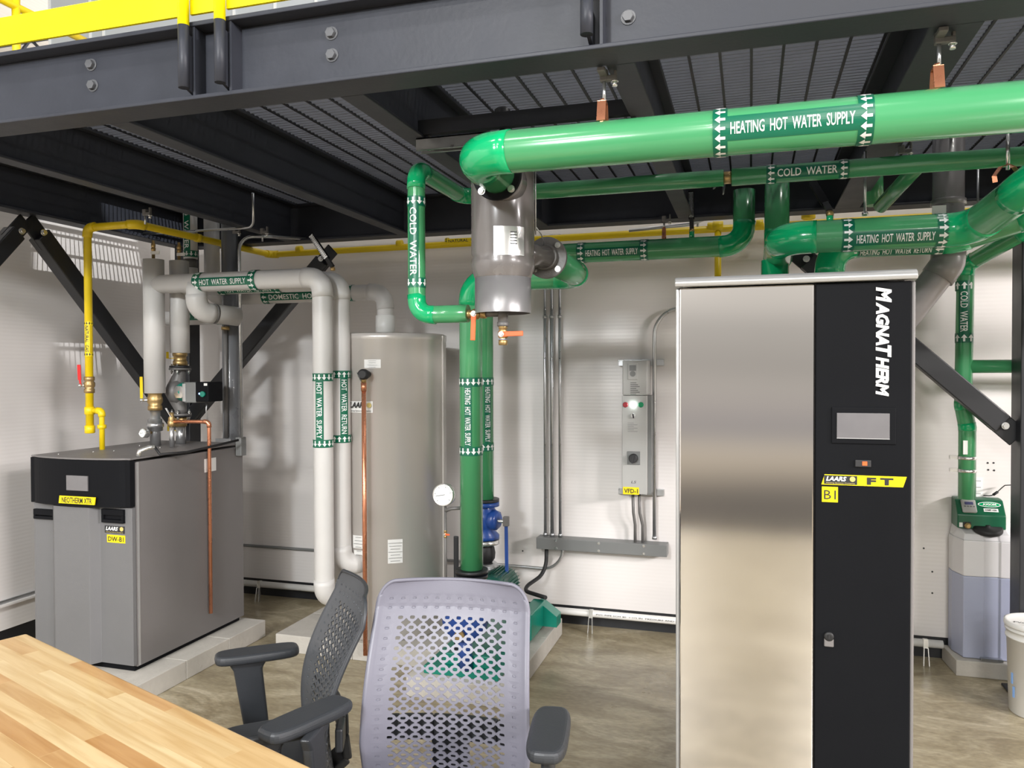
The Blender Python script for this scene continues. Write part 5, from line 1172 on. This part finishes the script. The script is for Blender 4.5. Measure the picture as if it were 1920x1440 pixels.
for k in range(2):
    a_ = math.radians(197+k*5); p = V(bc)+V((math.cos(a_)*(r_-.010), math.sin(a_)*(r_-.010), .14-k*.06)); MB().bar(p, p+V((0, 0, .05)), .012, .002, (math.cos(a_), math.sin(a_), 0)).build('blue_print', 'blueclip', t)
# leaflet and cable on the wall
a = W(1823, 895, y=YB-.004); b = W(1843, 930, y=YB-.004); o = MB().box((a.x-.03, YB-.003, b.z-.01), (b.x, YB-.001, a.z)).build('leaflet', 'paper'); tag(o, 'white leaflet on the wall behind the green feeder', 'leaflet')
for k in range(3): MB().box((a.x-.01, YB-.0038, a.z-.02-k*.035), (b.x-.01, YB-.003, a.z-.017-k*.035)).build('print', 'box', o)
t = thing('adapter_cord', 'thin black cord with an inline plug on the wall above the feeder', 'cord', W(1870, 928, y=4.7))
pts, _ = round_path([W(1844, 929, y=4.76), W(1862, 930, y=4.76), W(1878, 915, y=4.76), W(1884, 910, y=4.76), W(1906, 909, y=4.6)], .05); MB().tube(pts, .0028, 10).build('cord', 'rubber', t)
MB().tube([W(1862, 928, y=4.755), W(1871, 922, y=4.755)], .007, 12).build('plug', 'rubber', t)
# anchor holes in the wall panel
for i, (px, py) in enumerate(((1852, 868), (1863, 868), (1853, 881), (1864, 882), (1786, 859), (1786, 883), (1732, 1028), (1748, 1072), (1748, 1112), (980, 1093-60))):
    p = W(px, py, y=YB-.001); m_ = MB().cyl((p.x, YB-.002, p.z), (p.x, YB+.0, p.z), .005, 10); o = m_.build('screw_hole', 'ink'); tag(o, 'small dark screw hole in the back wall panel', 'hole', 'screw holes in the back wall')

# ================================================================== CHAIRS
def chair(name, label, back_m):
    """task chair facing -Y (front of the seat towards -Y), origin on the floor under the seat"""
    t = thing(name, label, 'chair', (0, 0, 0))
    # --- back shell: flat (s across, v up) pattern of linked rings bent into shape
    NX, NY = 12, 20; zb, zt = .44, 1.0; HW0, HW1 = .236, .215
    gs, v0, v1 = .91, .03, .93
    def half(v):
        h = HW0+(HW1-HW0)*v; h -= .02*max(0, .25-v)/.25
        rc = .13
        if v > 1-rc: k = (v-(1-rc))/rc; h -= .055*(1-math.sqrt(max(0, 1-k*k)))
        return h
    def pt(s, v, off=0):
        z = zb+(zt-zb)*v; h = half(v)
        lean = .05+.10*v-.05*math.sin(PI*min(1, v*1.15))        # reclined, with a lumbar bulge forward
        y = .235+lean-.045*s*s*(1-.3*v)*1.0
        return V((s*h, y-off, z))
    mb = MB(); cw = 2*gs/NX; ch = (v1-v0)/NY
    q0 = [(.42, 0), (.33, .095), (.185, .185), (.095, .33), (0, .42)]; flat = [(.35, 0), (.2, 0), (0, 0), (0, .2), (0, .35)]
    inner = []
    for k in range(20):
        a_ = PI*1.25+ (k-2)*2*PI/20
        inner.append((.5+.205*math.copysign(abs(math.cos(a_))**.6, math.cos(a_)), .5+.165*math.copysign(abs(math.sin(a_))**.6, math.sin(a_))))
    def perf(i, j):
        if not (0 <= i < NX and 0 <= j < NY): return False
        return 1 <= i < NX-1 and j < NY-2
    for j in range(NY):
        for i in range(NX):
            X0 = -gs+cw*i; Y0 = v0+ch*j
            shift = 0
            P = lambda u, w_: pt(X0+cw*u, Y0+ch*w_)
            outer = []
            for cx_, cy_, m_ in ((0, 0, 0), (1, 0, 1), (1, 1, 2), (0, 1, 3)):
                di, dj = (cx_*2-1), (cy_*2-1)
                op = perf(i, j) and perf(i+di, j) and perf(i, j+dj) and perf(i+di, j+dj)
                crv = q0 if op else flat
                seq = [(x if cx_ == 0 else 1-x, y if cy_ == 0 else 1-y) for x, y in crv]
                if cx_ == cy_: seq = seq[::-1]
                outer += seq
            # outer runs: corner(0,0) from left edge to bottom edge, ...
            if perf(i, j):
                n = 20; best = min(range(n), key=lambda k: (inner[k][0]-outer[0][0])**2+(inner[k][1]-outer[0][1])**2)
                inn = [inner[(best+k) % n] for k in range(n)]
                vs = [P(*p) for p in outer]+[P(*p) for p in inn]
                mb.add(vs, [(k, (k+1) % n, (k+1) % n+n, k+n) for k in range(n)], False)
            else:
                # closed cell with a shallow dimple outline
                n = 20; best = min(range(n), key=lambda k: (inner[k][0]-outer[0][0])**2+(inner[k][1]-outer[0][1])**2)
                inn = [inner[(best+k) % n] for k in range(n)]
                vs = [P(*p) for p in outer]+[P(*p) for p in inn]+[pt(X0+cw*(.5+(p[0]-.5)*.9), Y0+ch*(.5+(p[1]-.5)*.9), -.0022) for p in inn]
                mb.add(vs, [(k, (k+1) % n, (k+1) % n+n, k+n) for k in range(n)]+[(k+n, (k+1) % n+n, (k+1) % n+2*n, k+2*n) for k in range(n)]+[tuple(range(2*n, 3*n))], False)
    # solid margin around the pattern (same edge points as the cells, so it welds to them)
    FR = [0, .2, .35, .65, .8]
    Vv = [v0+ch*(j+f) for j in range(NY) for f in FR]+[v1]
    Sv = [-gs+cw*(i+f) for i in range(NX) for f in FR]+[gs]
    def strip(A, B):
        m = len(A); mb.add(A+B, [(k, k+1, k+1+m, k+m) for k in range(m-1)], True)
    for sg in (-1, 1):
        for (s0, s1) in ((gs, .96), (.96, 1.0)):
            strip([pt(sg*s0, v) for v in Vv], [pt(sg*s1, v, .004 if s1 == 1 else 0) for v in Vv])
    S_ = [-1, -.96]+Sv+[.96, 1]
    TV = [v1, .94, .955, .968, .979, .988, .995, 1.0]
    for a_, b_ in zip(TV, TV[1:]): strip([pt(s, a_) for s in S_], [pt(s, b_) for s in S_])
    strip([pt(s, 0) for s in S_], [pt(s, v0) for s in S_])
    o = mb.build('backrest', back_m, t); bmm = bmesh.new(); bmm.from_mesh(o.data); bmesh.ops.remove_doubles(bmm, verts=bmm.verts, dist=.0001); bmesh.ops.recalc_face_normals(bmm, faces=bmm.faces); bmm.to_mesh(o.data); bmm.free()
    sd = o.modifiers.new('solid', 'SOLIDIFY'); sd.thickness = .0045; sd.offset = 0
    # rolled rim
    rv = [k/24*.87 for k in range(24)]+[.87+.13*math.sin(PI/2*k/10) for k in range(11)]
    rim = [pt(-1, v) for v in rv]+[pt(-1+2*k/16, 1) for k in range(1, 16)]+[pt(1, v) for v in rv[::-1]]
    MB().tube([p+V((0, .002, 0)) for p in rim], .0055, 12).build('back_rim', 'chair' if back_m == 'chaird' else back_m, t)
    # support frame behind
    fr = MB()
    zc_ = .60; pts = [pt(s, .30)+V((0, .038, 0)) for s in (-.95, -.6, -.2, .2, .6, .95)]
    for p, q in zip(pts, pts[1:]): fr.bar(p, q, .022, .070)
    fr.build('back_crossbar', 'chair', t, .006)
    fr = MB(); sp_ = [pt(0, v)+V((0, .045, 0)) for v in (.30, .18, .04)]+[V((0, .27, .42)), V((0, .18, .37)), V((0, .05, .36))]
    for p, q in zip(sp_, sp_[1:]): fr.bar(p, q, .105, .026, (0, -1, 0))
    fr.build('back_spine', 'chair', t, .006)
    # seat
    m_ = MB(); n = 9
    sx = [(-.24, .0), (-.25, .07), (-.25, .40), (-.215, .455)]
    poly = [(-.215, -.25), (.215, -.25), (.25, -.19), (.252, .16), (.22, .22), (-.22, .22), (-.252, .16), (-.25, -.19)]
    m_.prism(poly, .425, .480); m_.build('seat', 'chair', t, .020, segs=4)
    MB().prism([(x*.9, y*.9) for x, y in poly], .385, .4245).build('seat_pan', 'chair', t, .008)
    for sg in (-1, 1):
        ax_ = .298*sg
        pad = MB(); pp = [(.050*math.copysign(abs(math.cos(2*PI*k/28))**.5, math.cos(2*PI*k/28)), .132*math.copysign(abs(math.sin(2*PI*k/28))**.55, math.sin(2*PI*k/28))) for k in range(28)]
        pad.prism([(ax_+x, y+.095) for x, y in pp], .690, .722); ar = thing_part(t, 'armrest')
        pdo = pad.build('arm_pad', 'chair', ar, .013, segs=4)
        if sg < 0 and back_m == 'chairg': pdo.rotation_euler.z = -.5; pdo.location.x -= .03
        ps = MB(); ps.bar((ax_-sg*.005, .02, .655), (ax_-sg*.012, -.005, .40), .026, .078, (0, -1, 0)) if False else ps.add([V((ax_+dx, dy, z)) for z, ly, hy in ((.695, -.0, .13), (.660, .02, .11), (.40, .06, .135)) for dx in (-.014, .014) for dy in (ly, hy)], [(0,1,3,2), (0,4,5,1), (2,3,7,6), (0,2,6,4), (1,5,7,3), (4,8,9,5), (6,7,11,10), (4,6,10,8), (5,9,11,7), (8,10,11,9)])
        ps.build('arm_post', 'chair', ar, .008, segs=3)
        MB().box((min(ax_, ax_-sg*.10), .02, .372), (max(ax_, ax_-sg*.10)+.012*(sg > 0), .09, .402)).build('arm_bracket', 'chair', ar, .006)
    MB().cyl((0, .02, .10), (0, .02, .385), .026, 20).build('gas_column', 'chair', t)
    for k in range(5):
        a_ = 2*PI*k/5+.3; d = V((math.cos(a_), math.sin(a_), 0)); lg = MB().bar(V((0, .02, .115))+d*.02, V((0, .02, .075))+d*.30, .05, .03).build('leg', 'chair', t, .008)
        cst = MB().cyl(V((0, .02, .028))+d*.30-d.cross(V((0, 0, 1)))*.022, V((0, .02, .028))+d*.30+d.cross(V((0, 0, 1)))*.022, .028, 20); cst.build('caster', 'rubber', lg)
    return t
def thing_part(root, name):
    o = bpy.data.objects.new(name, None); COL.objects.link(o); o.parent = root; o.empty_display_size = .03; o['_w'] = (0, 0, 0); return o
def to_cam(px, py, z): return W(px, py, z=z)
c1 = chair('office_chair', 'light grey perforated office chair in the centre foreground, facing the camera', 'chairg')
bk = (W(700, 1095, z=.985)+W(1005, 1105, z=.985))/2; ang = math.radians(9)
f1 = Matrix.Rotation(ang, 3, 'Z') @ V((0, -1, 0)); loc = V((bk.x, bk.y, 0))+f1*.365; c1.location = (loc.x, loc.y, 0); c1.rotation_euler.z = ang
c2 = chair('office_chair', 'charcoal office chair facing left towards the wooden table', 'chaird')
ang2 = math.radians(-51); tp2 = W(655, 1092, z=.985); f2 = Matrix.Rotation(ang2, 3, 'Z') @ V((0, -1, 0))
loc = V((tp2.x, tp2.y, 0))+f2*.365; c2.location = (loc.x-.03, loc.y+.10, 0); c2.rotation_euler.z = ang2; c2.scale.z = .955

# ================================================================== TABLE
A = W(50, 1187, z=.76); B = W(590, 1440, z=.76); A.z = B.z = 0; u = (B-A).normalized(); v = V((u.y, -u.x, 0))
t = thing('work_table', 'maple butcher block work table in the lower left corner', 'table', A+u*.9+v*.4)
tw = 1.83; td = .76; ang3 = math.atan2(u.y, u.x)
top = MB().box((0, -td, -.044), (tw, 0, 0)).build('tabletop', 'maple', None, .008, segs=3)
top.parent = t; top.matrix_world = Matrix.Identity(4); top.rotation_euler.z = ang3
c_ = A + u*(tw/2) + v*(td/2); top.location = c_ + V((0, 0, .76-.044)) - t.location
for i, (a_, b_) in enumerate(((.06, .06), (tw-.06, .06), (.06, td-.06), (tw-.06, td-.06))):
    q = A+u*a_+v*b_; MB().bar((q.x, q.y, 0), (q.x, q.y, .716), .06, .06, (0, 1, 0)).build('leg', 'steel', t, .004)
m_ = MB(); m_.bar(A+u*.06+v*.06+V((0, 0, .68)), A+u*(tw-.06)+v*.06+V((0, 0, .68)), .03, .06); m_.build('apron', 'steel', t)
# ================================================================== LIGHT
def area(name, loc, target, size, power, col=(1, .97, .92), sy=None):
    ld = bpy.data.lights.new(name, 'AREA'); ld.energy = power; ld.color = col; ld.shape = 'RECTANGLE'; ld.size = size; ld.size_y = sy or size
    o = bpy.data.objects.new(name, ld); COL.objects.link(o); o.location = loc
    o.rotation_euler = (V(target)-V(loc)).to_track_quat('-Z', 'Y').to_euler(); return o
for i, (x, y, z, P) in enumerate(((-2.6, -1.0, 6.6, 60), (1.6, -1.0, 6.6, 60), (-2.6, -6, 6.8, 130), (1.6, -6, 6.8, 130), (-3.4, -12, 6.8, 300), (2.2, -12, 6.8, 300), (-3.0, -20, 7.0, 500), (4, -20, 7.0, 500))):
    area('hall_light', (x, y, z), (x, y+2.5, 0), 1.8, P, sy=.35)
area('side_light', (7.5, -3.0, 4.2), (0, 4, 1), 1.6, 420, (1, .94, .93), sy=.6)
area('side_light', (-1.6, -2.6, 3.3), (-4.1, 3, .8), 0.5, 130, (.93, .97, 1), sy=.3)  # added fill that brightens the lower left wall; no fixture stands here
area('side_light', (6.0, 1.0, 3.0), (1.5, 4.8, 1), .8, 260, (1, .94, .93), sy=.5)
area('hall_light', (1.6, 3.2, 5.6), (1.6, 3.2, 0), .3, 30, sy=.3)
ld = bpy.data.lights.new('wall_patch_spot', 'SPOT'); ld.energy = 420; ld.spot_size = math.radians(13); ld.spot_blend = .3; ld.shadow_soft_size = .012  # narrow spot added above the deck to throw the striped wall patch
o = bpy.data.objects.new('wall_patch_spot', ld); COL.objects.link(o); o.location = (-1.3, 3.8, 5.3); o.rotation_euler = (V((-4.1, 4.08, 2.30))-o.location).to_track_quat('-Z', 'Y').to_euler()
area('hall_light', (-8, 8, 3.5), (-8, 8, 8), 3, 160)  # upward light added under the ceiling to brighten it, not a fixture
w = bpy.data.worlds.new('hall'); S.world = w; w.use_nodes = True
nt = w.node_tree; N = nt.nodes; L = nt.links; bg = N['Background']
tc = N.new('ShaderNodeTexCoord'); sp = N.new('ShaderNodeSeparateXYZ'); L.new(tc.outputs['Generated'], sp.inputs[0])
nz = N.new('ShaderNodeTexNoise'); nz.inputs['Scale'].default_value = 1.6; nz.inputs['Detail'].default_value = 2
mp = N.new('ShaderNodeMapping'); mp.inputs['Scale'].default_value = (.5, .5, 6); L.new(tc.outputs['Generated'], mp.inputs[0]); L.new(mp.outputs[0], nz.inputs['Vector'])
ad = N.new('ShaderNodeMath'); ad.operation = 'MULTIPLY_ADD'; ad.inputs[1].default_value = .05; L.new(nz.outputs['Fac'], ad.inputs[0])
m2 = N.new('ShaderNodeMath'); m2.operation = 'MULTIPLY_ADD'; m2.inputs[1].default_value = .5; m2.inputs[2].default_value = .475; L.new(sp.outputs['Z'], m2.inputs[0]); L.new(m2.outputs[0], ad.inputs[2])
cr = N.new('ShaderNodeValToRGB'); e = cr.color_ramp.elements
e[0].position = .0; e[0].color = (.42, .36, .27, 1); e[1].position = 1; e[1].color = (.42, .42, .44, 1)
for p, c in ((.375, (.5, .44, .36)), (.395, (.24, .22, .20)), (.427, (.24, .22, .20)), (.437, (1.15, 1.0, .80)), (.450, (1.0, .92, .80)), (.460, (.48, .48, .53)), (.475, (.78, .72, .69)), (.49, (.86, .82, .76)), (.505, (.62, .59, .56)), (.52, (.78, .75, .70)), (.528, (.70, .68, .65)), (.54, (1.15, 1.10, 1.03)), (.57, (1.1, 1.06, 1.0)), (.62, (.9, .88, .86)), (.70, (.5, .5, .5))):
    k = e.new(p); k.color = (*c, 1)
L.new(ad.outputs[0], cr.inputs[0]); L.new(cr.outputs[0], bg.inputs['Color']); bg.inputs['Strength'].default_value = .52
S.view_settings.view_transform = 'Standard'; S.view_settings.look = 'None'; S.view_settings.gamma = 1; S.view_settings.use_curve_mapping = False
S.view_settings.exposure = .5
for o in bpy.data.objects:
    if '_w' in o: del o['_w']
